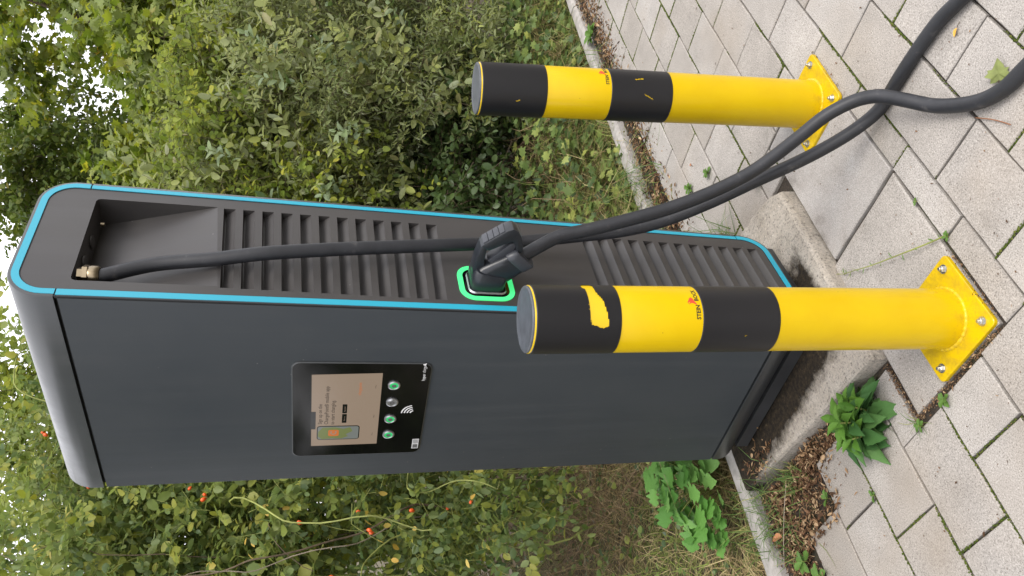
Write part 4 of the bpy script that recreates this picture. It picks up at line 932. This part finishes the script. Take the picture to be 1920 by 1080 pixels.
leafy('bright_tree', 'light green tree with yellowing leaves directly behind the rose bush', 'tree', (3.2, 6.3),
      [(3.1, 6.1, 3.45, .9, .6, .5, 1), (2.75, 6.0, 2.75, .8, .6, .6, 1), (2.7, 6.0, 1.95, .8, .6, .6, .9), (4.1, 6.0, 3.75, .9, .6, .45, .9), (3.9, 6.2, 2.9, .9, .6, .7, .8), (4.9, 5.6, 3.9, .7, .5, .4, .5), (2.1, 5.9, 2.2, .6, .5, .8, .7), (3.2, 6.4, 1.3, 1.0, .6, .6, .6)],
      2000, 9, 0.28, 0.064, 0.70, T_OVAL(), M['maple'], M['bark'], [([(3.2, 6.3, -.02), (3.15, 6.25, 1.4), (3.2, 6.1, 2.6), (3.6, 6.1, 3.7)], .05, .012, 'trunk'), ([(3.15, 6.25, 1.2), (2.8, 6.1, 2.0), (2.5, 6.0, 3.0)], .03, .008, 'limb')], 0.5, 0.35, 0.3, droop=0.35, rb=lambda b, r: .1+.5*b+.38*r)
leafy('bramble', 'tangled bramble under the silvery shrub, its leaves coloured dark for the shade of the hollow', 'shrub', (4.4, 3.7),
      [(4.3, 3.65, .75, .7, .35, .55, 1), (3.9, 3.7, .55, .55, .4, .4, .9), (4.9, 3.75, .6, .7, .4, .5, .9), (4.6, 4.3, .9, 1.2, .4, .8, 1), (5.6, 3.9, .5, .8, .5, .5, .7)],
      1500, 8, 0.28, 0.058, 0.62, T_OVAL(), M['ivy'], M['bark'], [([(4.4, 3.7, -.02), (4.2, 3.6, .5), (3.8, 3.4, .9)], .01, .003, 'stem'), ([(4.5, 3.7, -.02), (4.7, 3.6, .6), (5.1, 3.4, .8)], .01, .003, 'stem'), ([(4.1, 3.8, -.02), (3.7, 3.5, .45), (3.3, 3.2, .4)], .008, .003, 'stem')], 0.6, 0.3, 0.05, part='foliage', rb=lambda b, r: .35*b*r+.12*r)  # leaf colours held at the dark end to paint the hollow's shade
# unseen hedge shrubs added left of view, shaped to darken the station front's reflections
for k, (x, y) in enumerate([(-0.75, 5.5), (-2.1, 6.6), (-2.6, 4.6), (-4.6, 5.2)]):
    leafy('unseen_hedge_shrub', 'unseen added hedge shrub continuing along the kerb to the left, number of stems unseen' if False else ['unseen tall green hedge shrub added just left of the dry grass', 'unseen tall green hedge shrub added second along the grass edge to the left', 'unseen green hedge shrub added close behind the kerb, left of the dry grass', 'unseen green hedge shrub added at the far left end of the hedge'][k], 'shrub', (x, y),
          [(x, y, 1.5, 1.25, .8, 1.4, 1), (x+.4, y+.3, 3.3, 1.2, .8, 1.2, .9), (x-.2, y+.2, 4.7, 1.1, .8, .9, .6)], 900, 8, 0.4, 0.12, 0.7, T_DIAMOND(), M['darkleaf'], M['bark'], [([(x, y, -.02), (x+.1, y, .8), (x, y+.1, 1.9)], .05, .015, 'stem')], 0.5, 0.3, 0.1, group='unseen hedge shrubs added for reflections beyond the left edge', part='foliage')

# ---- rose bush behind and left of the station
def rose_bush():
    root = empty('rose_bush', (3.0, 4.8, 0)); tag(root, 'wild rose bush with arching canes and orange hips left of the station', 'shrub')
    blobs = [(4.1, 4.75, 3.15, .95, .65, .55, 1), (3.3, 5.0, 3.05, .85, .7, .55, 1), (2.65, 4.95, 2.95, .75, .7, .55, 1), (2.45, 4.55, 2.45, .7, .6, .55, 1.1), (2.2, 4.25, 1.85, .6, .5, .45, 1), (2.1, 4.0, 1.35, .5, .4, .32, .6), (2.9, 4.6, 1.7, .8, .6, .8, .9), (1.75, 4.6, 2.6, .6, .6, .7, .9), (3.6, 4.9, 2.2, .9, .6, .8, .9), (1.9, 3.75, .95, .35, .25, .18, .22), (2.3, 4.5, 1.0, .6, .5, .4, .7), (2.9, 5.1, .8, .8, .5, .5, .8), (1.80, 3.55, .66, .40, .28, .20, .30), (2.5, 5.9, .6, .9, .5, .4, .6)]
    P, O = blob_points(blobs, 4500, 0.45, 0.35, 0.5, 13, 0.10)
    lv, tw = twigs(P, O, 0.17, 9, 0.044, 0.64, T_OVAL(), 0.4, 0.1, 0.7, 0.35, opp=True, lr=(0.7, 1.35), spread=1.0, flat=0.9)
    P2, O2 = blob_points(blobs[:5]+blobs[7:8], 900, 0.3, 0.3, 0.5)
    lv2, tw2 = twigs(P2, O2, 0.2, 7, 0.066, 0.75, T_OVAL(), 0.5, 0.2, 0.6, 0.3, lr=(0.7, 1.2), rbias=lambda b, r: 0.35+0.4*b+0.2*r)
    add_foliage(root, [lv, lv2], M['rose']); add_twigs(root, [tw, tw2], M['cane'])
    R_ = random.Random(11)
    canes = [([(2.9, 4.9, 0), (2.5, 4.4, 1.3), (2.15, 3.9, 2.0), (1.85, 3.55, 1.75), (1.65, 3.35, 1.15)], .0085, M['cane']), ([(2.8, 4.8, 0), (2.2, 4.2, .9), (1.85, 3.75, 1.35), (1.6, 3.5, 1.9), (1.45, 3.4, 2.3)], .0055, M['canegrey']), ([(3.0, 4.8, 0), (2.5, 4.2, .8), (2.1, 3.7, 1.25), (1.95, 3.5, 1.0), (1.9, 3.4, .8)], .007, M['cane']),
             ([(2.6, 4.6, 0), (2.2, 4.1, .8), (1.95, 3.8, 1.3), (1.75, 3.7, 1.9), (1.7, 3.8, 2.5)], .0085, M['bark']), ([(2.3, 4.5, 0), (2.0, 4.05, .8), (1.75, 3.8, 1.35), (1.55, 3.7, 1.45), (1.3, 3.6, 1.2)], .007, M['cane']), ([(2.4, 4.4, 0), (2.15, 4.2, 1.2), (2.0, 4.1, 2.2), (2.1, 4.2, 3.2)], .0055, M['bark']), ([(2.1, 4.3, 0), (1.9, 4.2, 1.1), (1.75, 4.2, 2.2), (1.6, 4.2, 3.0)], .008, M['cane']), ([(3.2, 4.9, 0), (2.8, 4.6, 1.4), (2.9, 4.3, 2.7), (3.1, 4.2, 3.3), (3.5, 4.2, 3.35)], .0075, M['cane'])]
    for pts, r, mt in canes: limb(root, pts, r*.85, r*.35, mt, 'cane', 6, 0.11, 9)
    for k in range(16):
        a = np.array([2.6, 4.6, 0])+[R_.uniform(-.4, 1.0), R_.uniform(-.2, .3), 0]; b = np.array(blobs[R_.randrange(9)][:3])+[R_.uniform(-.4, .4), R_.uniform(-.5, .1), R_.uniform(-.2, .3)]
        limb(root, [a, a*.5+b*.5+[0, .1, .4], b, b+[R_.uniform(-.4, .3), R_.uniform(-.4, 0), R_.uniform(-.35, .2)]], .006, .0018, R_.choice([M['cane'], M['bark'], M['cane']]), 'cane', 5, 0.09, 7)
    # hips
    V, F = lathe([(0.0, -0.011), (0.0055, -0.009), (0.0085, -0.002), (0.008, 0.004), (0.005, 0.0095), (0.002, 0.011), (0.0022, 0.0135), (0, 0.0135)], 10)
    me = bpy.data.meshes.new('rose_hip'); me.from_pydata(V, [], F); me.materials.append(M['hip']); me.polygons.foreach_set('use_smooth', [True]*len(me.polygons))
    cl_ = [(2.70, 4.30, 2.98, 5), (2.46, 4.20, 2.86, 5), (3.62, 4.45, 3.30, 3), (4.05, 4.45, 3.42, 2), (1.84, 3.6, 1.72, 1), (2.0, 3.8, 1.45, 1), (1.80, 3.66, 1.38, 2), (1.92, 3.7, 1.2, 1), (1.98, 3.75, 1.0, 1), (1.90, 3.6, .93, 1), (2.3, 4.0, 2.3, 2), (2.16, 3.9, 2.2, 2), (1.6, 3.9, 2.2, 2), (1.75, 4.0, 2.5, 3), (2.9, 4.35, 3.2, 2), (1.62, 3.72, 1.6, 3), (1.95, 3.15, .35, 1), (2.10, 3.2, .32, 1)]
    for (x, y, z, n) in cl_:
        for k in range(n):
            o = bpy.data.objects.new('rose_hip', me); o.location = (x-3.0+R_.gauss(0, .014), y-4.8+R_.gauss(0, .014), z+R_.gauss(0, .014)); o.rotation_euler = (R_.uniform(2.2, 4.0), R_.uniform(-.6, .6), R_.uniform(0, 6)); o.scale = (R_.uniform(.9, 1.35),)*3; link(o, root)
    tv, tf = T_OVAL(0.05, 0.12); me2 = bpy.data.meshes.new('leaf'); me2.from_pydata([(t, w_*.6, h) for t, w_, h in tv], [], tf); me2.materials.append(M['yellowleaf'])
    for k in range(36):
        b = blobs[R_.choice([3, 4, 4, 5, 5, 6, 9, 0, 2, 7])]; d = np.array([R_.gauss(-.5, .4), R_.gauss(-1, .3), R_.gauss(0, .5)]); d /= np.linalg.norm(d)
        p = np.array(b[:3])+d*np.array(b[3:6])*0.95-np.array([3.0, 4.8, 0])
        o = bpy.data.objects.new('leaf', me2); o.location = p; o.rotation_euler = (R_.uniform(-.8, .8), R_.uniform(0, 1.2), R_.uniform(0, 6.3)); o.scale = (R_.uniform(.035, .055),)*3; link(o, root)
rose_bush()

# ---- ground cover, grass, litter
def blades(n, xf, Lr, wd, mat_, name, lay=0.7, rb=None, kind='stuff', parent=None, bend=0.6):
    P = xf(n); n = len(P); az = rng.uniform(0, 2*PI, n); L = rng.uniform(Lr[0], Lr[1], n)
    el = np.clip(rng.normal(lay, 0.35, n), 0.02, 1.5); d = np.stack([np.cos(az)*np.cos(el), np.sin(az)*np.cos(el), np.sin(el)], -1)
    sd_ = np.stack([-np.sin(az), np.cos(az), np.zeros(n)], -1); V = []
    cv = rng.normal(0, .35, n)
    for s, ww in ((0, 1), (.4, .85), (.75, .55), (1, 0.06)):
        c = P+d*(L*s)[:, None]+np.array([0, 0, -1.0])*(bend*L*s*s*np.cos(el))[:, None]+sd_*(cv*L*s*s)[:, None]; c[:, 2] = np.maximum(c[:, 2], P[:, 2]+0.002)
        w2 = wd*ww*rng.uniform(.6, 1.4, n) if s == 0 else wd*ww
        V += [c-sd_*np.reshape(w2*np.ones(n), (n, 1))/2, c+sd_*np.reshape(w2*np.ones(n), (n, 1))/2]
    V = np.stack(V, 1).reshape(-1, 3); f = np.array([(0, 1, 3, 2), (2, 3, 5, 4), (4, 5, 7, 6)]); F = (np.arange(n)[:, None, None]*8+f[None]).reshape(-1, 4)
    r = rng.random(n) if rb is None else rb(n, P); o = npmesh(name, V-(np.array(parent.location) if parent else 0), [F], mat_, parent, rnd=np.repeat(r, 3))
    if kind: tag(o, kind=kind)
    return o
def rect(x0, x1, y0, y1, z=-0.02, ex=1.0):
    return lambda n: np.stack([rng.uniform(x0, x1, n), y0+(y1-y0)*rng.random(n)**ex, np.full(n, z)], -1)
def drycol(n, P):
    v = np.array([mnoise.noise(Vector((p[0]*1.6, p[1]*1.6, 0))) for p in P]); return np.clip(rng.random(n)*0.58+np.where(v+rng.normal(0, .25, n) > -0.02, .42, 0), 0, 1)
tag(blades(52000, rect(0.2, 5.0, 2.74, 9.0, -0.02, 1.25), (.07, .24), .0042, M['dry'], 'dry_grass', 0.5, drycol), 'tangled dry and green grass covering the ground left of the station', 'grass')
tag(blades(5000, rect(3.6, 6.8, 2.66, 3.6, -0.02, 1.4), (.08, .24), .0042, M['dry'], 'dry_grass', 0.6, lambda n, P: np.clip(rng.random(n)*.7+.3, 0, 1)), 'grass and dry stems growing along the foot of the hedge', 'grass')
blades(7500, lambda n: np.stack([rng.uniform(2.0, 5.6, n), rng.uniform(2.70, 3.5, n), rng.uniform(-.02, .16, n)], -1), (.12, .42), .004, M['dry'], 'dry_grass', 0.5, lambda n, P: rng.random(n))
tag(bpy.data.objects['dry_grass.002'], 'long grass and straw between the station and the kerb hedge', 'grass')
# broad low leaves creeping over the soil at the hedge foot
def cover(n, xf, leafL, tmpl, mat, name, label, z=(0.02, 0.22), wd=0.9):
    P = xf(n); n = len(P); P[:, 2] = rng.uniform(z[0], z[1], n)*rng.random(n)**.6
    az = rng.uniform(0, 2*PI, n); D_ = np.stack([np.cos(az), np.sin(az), rng.normal(0, .25, n)], -1); Nn = np.stack([rng.normal(-.15, .35, n), rng.normal(-.25, .35, n), np.ones(n)], -1)
    L = leafL*rng.uniform(.6, 1.35, n); V, F, R = leaf_arrays(P, D_, Nn, L, L*wd, tmpl, rng.random(n)); tag(npmesh(name, V, [F], mat, None, rnd=R), label, 'ground cover', kind='stuff')
blades(1500, lambda n: np.stack([rng.uniform(2.6, 6.4, n), rng.uniform(2.58, 2.74, n), np.full(n, .01)], -1), (.08, .26), .0038, M['dry'], 'kerb_grass', .55, lambda n, P: .35+.65*rng.random(n))
tag(bpy.data.objects['kerb_grass'], 'straggly grass and straw hanging over the kerb behind the bollards', 'grass')
cover(420, lambda n: np.stack([rng.uniform(2.9, 6.4, n), rng.uniform(2.56, 2.72, n), np.zeros(n)], -1), 0.045, T_LOBED(), M['ivy'], 'kerb_ivy', 'green leaves spilling over the kerb behind the farther bollard', (.02, .12))
M['deadstem'] = leaf_mat('dead_stem', [(0, (0.060, 0.038, 0.022)), (0.5, (0.15, 0.095, 0.055)), (1, (0.30, 0.22, 0.13))], None, 0.1, 0.8, 0.2)
tag(blades(2600, lambda n: np.stack([rng.uniform(1.7, 4.6, n), rng.uniform(2.78, 5.2, n), rng.uniform(-.02, .30, n)], -1), (.20, .65), .0042, M['deadstem'], 'dead_stems', .35, None, 'stuff', None, .55), 'brown tangle of dead bramble stems low behind the station', 'dead stems')
cover(4600, lambda n: np.stack([rng.uniform(2.1, 7.0, n), 2.69+0.85*rng.random(n)**1.3, np.zeros(n)], -1), 0.058, T_LOBED(), M['ivy'], 'ground_ivy', 'dark green lobed leaves creeping along the hedge foot on the right', (0.03, .42))
cover(1700, lambda n: np.stack([rng.uniform(1.2, 4.4, n), rng.uniform(2.8, 6.2, n), np.zeros(n)], -1), 0.040, T_OVAL(), M['ivy'], 'ground_weeds', 'small green leaves scattered through the dry grass on the left', (0.02, .22), .7)
cover(2600, lambda n: np.stack([rng.normal(3.9, .55, n), rng.normal(7.4, .9, n), np.zeros(n)], -1), 0.06, T_OVAL(), M['paleleaf'], 'pale_leaves', 'heap of pale dry leaves on the ground beyond the rose bush', (.02, .55), .6)
# brown litter along the kerb and round the plinth
def litter():
    def strip(n, x0, x1, yc, sp):
        x = rng.uniform(x0, x1, n); return np.stack([x, np.array([yc(v) for v in x])+rng.normal(0, 1, n)*sp, np.zeros(n)], -1)
    P = [strip(5200, 2.1, 6.5, lambda x: 2.455-0.040*(x-2.1)+0.02*math.sin(x*7), .062), strip(2400, 0.6, 1.30, lambda x: 2.50, .060), strip(1300, 1.02, 1.30, lambda x: 2.33-0.35*(x-1.02), .085),
         np.stack([1.235+rng.normal(0, .022, 900), rng.uniform(1.98, 2.5, 900), np.zeros(900)], -1),
         np.stack([1.057+rng.normal(0, .005, 520), rng.uniform(1.285, 1.675, 520), np.full(520, -.006)], -1), np.stack([rng.uniform(1.04, 1.25, 300), 1.681+rng.normal(0, .004, 300), np.full(300, -.006)], -1),
         np.stack([rng.uniform(1.08, 1.33, 130), 1.279+rng.normal(0, .005, 130), np.full(130, -.004)], -1), np.stack([rng.uniform(1.98, 2.26, 130), 1.256+rng.normal(0, .005, 130), np.full(130, -.002)], -1),
         np.stack([1.375+rng.normal(0, .03, 220), rng.uniform(2.30, 2.52, 220), np.full(220, .054)], -1)[:120]]
    P = np.concatenate(P); n = len(P); P[:, 2] += rng.uniform(-.008, .012, n)
    az = rng.uniform(0, 2*PI, n); D_ = np.stack([np.cos(az), np.sin(az), rng.normal(0, .35, n)], -1); Nn = np.stack([rng.normal(0, .6, n), rng.normal(0, .6, n), np.ones(n)], -1)
    L = rng.uniform(.006, .024, n); L[(P[:, 1] < 1.7) & (P[:, 0] < 2.3)] *= .42; L[P[:, 0] > 2.4] *= 1.35; V, F, R = leaf_arrays(P, D_, Nn, L, L*rng.uniform(.12, .6, n), T_LANCE(0.2, -0.3), rng.random(n))
    tag(npmesh('leaf_litter', V, [F], M['litter'], None, rnd=R), 'brown crumbled leaf litter along the kerb and around the plinth', 'leaf litter', kind='stuff')
litter()
def tuft(name, loc, n, Lr, lean, label, mat=None, sp=0.03, wd=.003, group=None):
    root = empty(name, loc); tag(root, label, 'grass tuft', group)
    lo = np.array(loc); o = blades(n, lambda k: lo+np.stack([rng.normal(0, sp, k), rng.normal(0, sp, k), np.zeros(k)], -1), Lr, wd, mat or M['grass'], 'blade', lean, None, 'stuff', root, .5); return root
tuft('grass_tuft', (2.17, 2.12, 0), 150, (.12, .28), .9, 'green grass tuft in the corner between the station and the paving', sp=.05, wd=.0036)
tuft('grass_tuft', (1.24, 2.33, 0.0), 70, (.05, .13), .9, 'short green grass tuft against the left edge of the plinth', sp=.028)
tuft('grass_tuft', (1.25, 2.60, 0.02), 150, (.08, .22), .6, 'wiry grass hanging over the kerb left of the station', sp=.075)
tuft('grass_tuft', (1.10, 2.50, 0.0), 60, (.06, .15), .7, 'thin grass growing from the litter near the left kerb', sp=.06)
tuft('grass_tuft', (3.05, 2.64, 0.02), 240, (.12, .30), .55, 'grass leaning over the kerb right of the station', sp=.14, wd=.0035)
tuft('grass_tuft', (3.9, 2.58, 0.02), 140, (.12, .28), .6, 'grass leaning over the kerb beside the farther bollard', sp=.14, wd=.0035)
tuft('grass_tuft', (1.05, 1.685, 0), 9, (.05, .09), .6, 'few thin grass blades in the joint beside the leafy weed', sp=.006, wd=.0022)

# ---- plants whose leaves can be told apart
def leaf_mesh(outline, mid, curl, fold, mat, wav=0.0, rows=None):
    """outline: right half (t,w) from base to tip; builds a leaf with a midrib, real edge teeth, fold and curl"""
    V = []; n = len(outline)
    for i, (t, w_) in enumerate(outline):
        z = -curl*t*t; wz = wav*math.sin(i*1.9)
        V += [(t, -w_, z+fold*w_+wz), (t, -w_*.5, z+fold*w_*.35), (t, 0, z), (t, w_*.5, z+fold*w_*.35), (t, w_, z+fold*w_-wz)]
    F = [(i*5+k, (i+1)*5+k, (i+1)*5+k+1, i*5+k+1) for i in range(n-1) for k in range(4)]
    me = bpy.data.meshes.new('leaf'); me.from_pydata(V, [], F); me.materials.append(mat); me.polygons.foreach_set('use_smooth', [True]*len(F)); return me
def put_leaf(me, root, p, d, nrm_, size, name='leaf'):
    d = np.array(d, float); d /= np.linalg.norm(d); nn = np.array(nrm_, float); nn -= d*(nn@d); nn /= np.linalg.norm(nn); s = np.cross(nn, d)
    o = bpy.data.objects.new(name, me); o.matrix_local = Matrix.Translation(Vector(p)) @ Matrix((d, s, nn)).transposed().to_4x4() @ Matrix.Scale(size, 4); return link(o, root)
def rosette():
    root = empty('leafy_weed', (1.160, 1.845, 0)); tag(root, 'leafy green weed with toothed pointed leaves growing between plinth and paving', 'weed')
    out_ = [(0, .03), (.08, .075), (.2, .15), (.33, .235), (.40, .215), (.47, .26), (.56, .22), (.63, .225), (.74, .15), (.82, .125), (.92, .05), (1, .004)]
    mats = [M['weed'], M['weedyoung']]
    ms = [[leaf_mesh(out_, 0, c, f, mt, .012) for c, f in ((.22, .5), (.38, .65), (.10, .8))] for mt in mats]
    R_ = random.Random(5)
    stems = [(0, 0, .115), (.035, .03, .085), (-.045, .02, .080), (.02, -.05, .075), (-.02, .065, .07), (.06, -.02, .06)]
    for si, (sx, sy, h) in enumerate(stems):
        V, F = tube_arrays([(sx*.5, sy*.5, 0), (sx*.8, sy*.8, h*.5), (sx, sy, h)], [.004, .0035, .002], 6); mob('stem', V, F, M['cane'], root, smooth=True)
        n = 21 if si == 0 else 14
        for j in range(n):
            s = j/(n-1); a = j*2.4+si*1.1; z = h*(.12+.88*s); el = -.22+0.92*s**1.6
            size = (.128-.078*s**1.3)*R_.uniform(.88, 1.1); young = s > .62
            d = (math.cos(a)*math.cos(el), math.sin(a)*math.cos(el), math.sin(el)); nn = (-math.cos(a)*math.sin(el)+R_.uniform(-.25, .25), -math.sin(a)*math.sin(el)+R_.uniform(-.25, .25), math.cos(el)+.2)
            put_leaf(ms[1 if young else 0][R_.randrange(3)], root, (sx*(.5+.5*s), sy*(.5+.5*s), z), d, nn, size)
rosette()
def herb():
    root = empty('lobed_herb', (1.56, 2.86, -0.02)); tag(root, 'bright green herb with lobed leaves by the kerb left of the station foot', 'plant')
    out_ = [(0, .03), (.04, .14), (.10, .34), (.18, .41), (.24, .25), (.32, .29), (.40, .50), (.50, .53), (.55, .37), (.62, .29), (.72, .41), (.82, .36), (.88, .22), (.95, .15), (1, .01)]
    ms = [leaf_mesh(out_, 0, c, f, M['herb'], .02) for c, f in ((.15, .15), (.3, .25), (.05, .1))]
    R_ = random.Random(8)
    for k in range(125):
        a = R_.uniform(0, 2*PI); r = R_.random()**.6*.27; x, y = r*math.cos(a)*1.10-.01, r*math.sin(a)*.52; z = .05+.24*(1-(r/.30)**2)*R_.uniform(.6, 1.1)
        a2 = a+R_.uniform(-.8, .8); el = R_.uniform(-.35, .45); d = (math.cos(a2)*math.cos(el), math.sin(a2)*math.cos(el), math.sin(el))
        put_leaf(ms[R_.randrange(3)], root, (x, y, z), d, (R_.uniform(-.7, .35), R_.uniform(-.8, .3), 1), R_.uniform(.060, .105))
        if k % 2 == 0:
            V, F = tube_arrays([(x*.2, y*.2, 0), (x*.6, y*.6, z*.7), (x, y, z)], [.0022, .0018, .0012], 5); mob('stalk', V, F, M['cane'], root, smooth=True)
herb()
def seedling(loc, n, size, label, mat='seedling', wide=.32):
    root = empty('seedling', loc); tag(root, label, 'seedling', 'small seedlings growing in the joints')
    out_ = [(0, .03), (.3, wide*.6), (.6, wide), (.85, wide*.7), (1, .03)]
    me = leaf_mesh(out_, 0, .2, .3, M[mat]); R_ = random.Random(int(loc[0]*1000))
    V, F = tube_arrays([(0, 0, -.004), (0, 0, size*.3), (.002, 0, size*.5)], .0012, 5); mob('stem', V, F, M['cane'], root)
    for k in range(n):
        a = k*2.4+R_.uniform(-.3, .3); el = R_.uniform(.1, .7); put_leaf(me, root, (0, 0, size*(.2+.3*k/n)), (math.cos(a)*math.cos(el), math.sin(a)*math.cos(el), math.sin(el)), (0, 0, 1) if el < .6 else (-math.cos(a), -math.sin(a), .6), size*R_.uniform(.7, 1.1))
for l, n, s_, lab in (((1.035, 1.55, 0), 8, .024, 'tiny green seedling at the lower corner of the nearer base plate'), ((1.033, 1.676, 0), 7, .024, 'tiny green seedling where the two dirt joints meet below the plate'), ((1.098, 2.195, 0), 6, .030, 'green seedling with oval leaves at the edge of the litter'), ((0.992, 1.985, 0), 6, .020, 'pale seedling at a paver corner left of the leafy weed'),
                      ((1.0, 2.45, 0), 7, .05, 'fleshy green seedling in the litter by the left frame edge'), ((0.93, 2.40, 0), 6, .038, 'seedling with a yellow leaf at the left frame edge'), ((2.542, 2.02, 0), 9, .030, 'round leaved seedling in a joint right of the station'), ((2.625, 2.181, 0), 9, .034, 'bushy seedling in a joint nearest the kerb litter'), ((2.206, 1.777, 0), 6, .036, 'yellowish sprout between the two cable runs'),
                      ((1.345, 1.255, 0), 6, .016, 'tiny sprout in a joint right of the nearer bollard'), ((1.500, 1.268, 0), 4, .013, 'single round sprout in the long joint beside the stained slab'), ((4.35, 2.42, 0), 12, .07, 'leafy seedling cluster in the kerb litter at the top right')):
    seedling(l, n, s_, lab)
def weed_runner():
    root = empty('trailing_weed', (1.36, 1.27, 0)); tag(root, 'thin yellowish weed stem trailing across the slab beside the nearer bollard', 'weed')
    P = catmull([(-.012, -.02, .004), (.01, .03, .012), (.07, .14, .02), (.13, .24, .016), (.19, .33, .012), (.215, .37, .006)], 6)
    V, F = tube_arrays(P, np.linspace(.0026, .0010, len(P)), 6); mob('stem', V, F, M['cane'], root, smooth=True)
    me = leaf_mesh([(0, .02), (.4, .10), (.7, .09), (1, .01)], 0, .25, .3, M['seedling']); R_ = random.Random(2)
    for k in range(13):
        i = 3+int((len(P)-5)*k/12); a = R_.uniform(0, 6.3); put_leaf(me, root, P[i], (math.cos(a), math.sin(a), R_.uniform(0, .5)), (0, 0, 1), R_.uniform(.012, .026))
    for k in range(6):
        p = P[-1-k*2]; V, F = tube_arrays([p, p+np.array([R_.uniform(-.02, .03), R_.uniform(-.01, .035), .005])], [.0008, .0005], 4); mob('side_stem', V, F, M['cane'], root)
weed_runner()
# single fallen leaves
def fallen(name, loc, rz, size, mat, label, kind='oval', tilt=.15):
    root = empty(name, loc, (tilt, -tilt*.6, rz)); tag(root, label, 'leaf')
    if kind == 'maple':
        o = [(0, 0), (-.10, .16), (-.12, .42), (.10, .34), (.22, .62), (.38, .46), (.52, .52), (.52, .30), (.68, .22), (1.0, .02)]
        pts = o+[(t, -w_) for t, w_ in o[-1:0:-1]]; V = [(t, w_, .10*abs(w_)+.06*math.sin(t*7)) for t, w_ in pts]+[(.3, 0, 0)]; c = len(pts)
        F = [(c, i, (i+1) % c) for i in range(c)]
    else:
        tv, tf = T_OVAL(.10, .15); V = [(t, w_*.6, h) for t, w_, h in tv]; F = tf
    mob('blade', [(x*size, y*size, z*size+.003) for x, y, z in V], F, mat, root)
    V, F = tube_arrays([(0, 0, .003), (-size*.3, size*.05, .004), (-size*.65, size*.02, .003)], [.0012, .001, .0013], 5); mob('leaf_stalk', V, F, M['bark'], root)
M['fallen_green'] = simple('fallen_leaf_green', (0.15, 0.175, 0.055), 0.7, 0, .3, .25, 40); M['fallen_yellow'] = simple('fallen_leaf_yellow', (0.60, 0.33, 0.06), 0.6, 0, .3, .2, 40); M['fallen_brown'] = simple('fallen_leaf_brown', (0.36, 0.16, 0.08), 0.7, 0, .3, .3, 40)
fallen('fallen_leaf', (1.500, 0.878, 0.002), -0.85, 0.052, M['fallen_green'], 'green lobed fallen leaf lying on the paving near the cable loop', 'maple', .25)
fallen('fallen_leaf', (1.715, 0.862, 0.001), 1.9, 0.024, M['fallen_yellow'], 'small orange yellow leaf on a paver between the cable runs')
fallen('fallen_leaf', (1.125, 2.525, 0.012), 1.2, 0.055, M['fallen_brown'], 'reddish brown dead leaf on the litter by the left kerb', 'oval', .5)
fallen('fallen_leaf', (2.70, 2.105, 0.001), .4, 0.020, M['fallen_brown'], 'tiny brown leaf on the paving near the kerb litter')
def twig(loc, pts, r, label, mat='bark'):
    root = empty('fallen_twig', loc); tag(root, label, 'twig'); V, F = tube_arrays(catmull(pts, 5), r, 5); mob('twig_stem', V, F, M[mat], root, smooth=True)
M['redtwig'] = simple('reddish_twig', (0.22, 0.10, 0.05), .7)
twig((1.475, 0.965, .003), [(.02, .02, 0), (-.02, -.005, .004), (-.05, -.02, .001), (-.085, -.035, .003)], .0016, 'thin reddish twig in the joint below the cable crossing', 'redtwig')
twig((0.60, 2.0, .0) if False else (1.12, 2.45, .015), [(-.09, .12, .01), (-.03, .05, .02), (.05, -.03, .02), (.12, -.10, .015)], .0012, 'straw coloured stalk lying across the left litter', 'canegrey')
# small crumbs and specks on the paving
def crumbs():
    n = 700; x = rng.uniform(.4, 4.6, n); y = rng.uniform(.7, 2.36, n); ok = ~((x > 1.22) & (x < 2.15) & (y > 1.64)); x, y = x[ok], y[ok]; n = len(x)
    P = np.stack([x, y, np.full(n, .002)], -1); az = rng.uniform(0, 6.3, n); D_ = np.stack([np.cos(az), np.sin(az), np.zeros(n)], -1); Nn = np.stack([rng.normal(0, .3, n), rng.normal(0, .3, n), np.ones(n)], -1)
    L = rng.uniform(.003, .010, n)*np.where(rng.random(n) > .93, 1.9, 1); V, F, R = leaf_arrays(P, D_, Nn, L, L*rng.uniform(.15, .7, n), T_LANCE(.15, -.2), rng.random(n)*.8)
    tag(npmesh('paving_crumbs', V, [F], M['litter'], None, rnd=R), 'small dark crumbs and dry bits scattered over the paving', 'debris', kind='stuff')
crumbs()
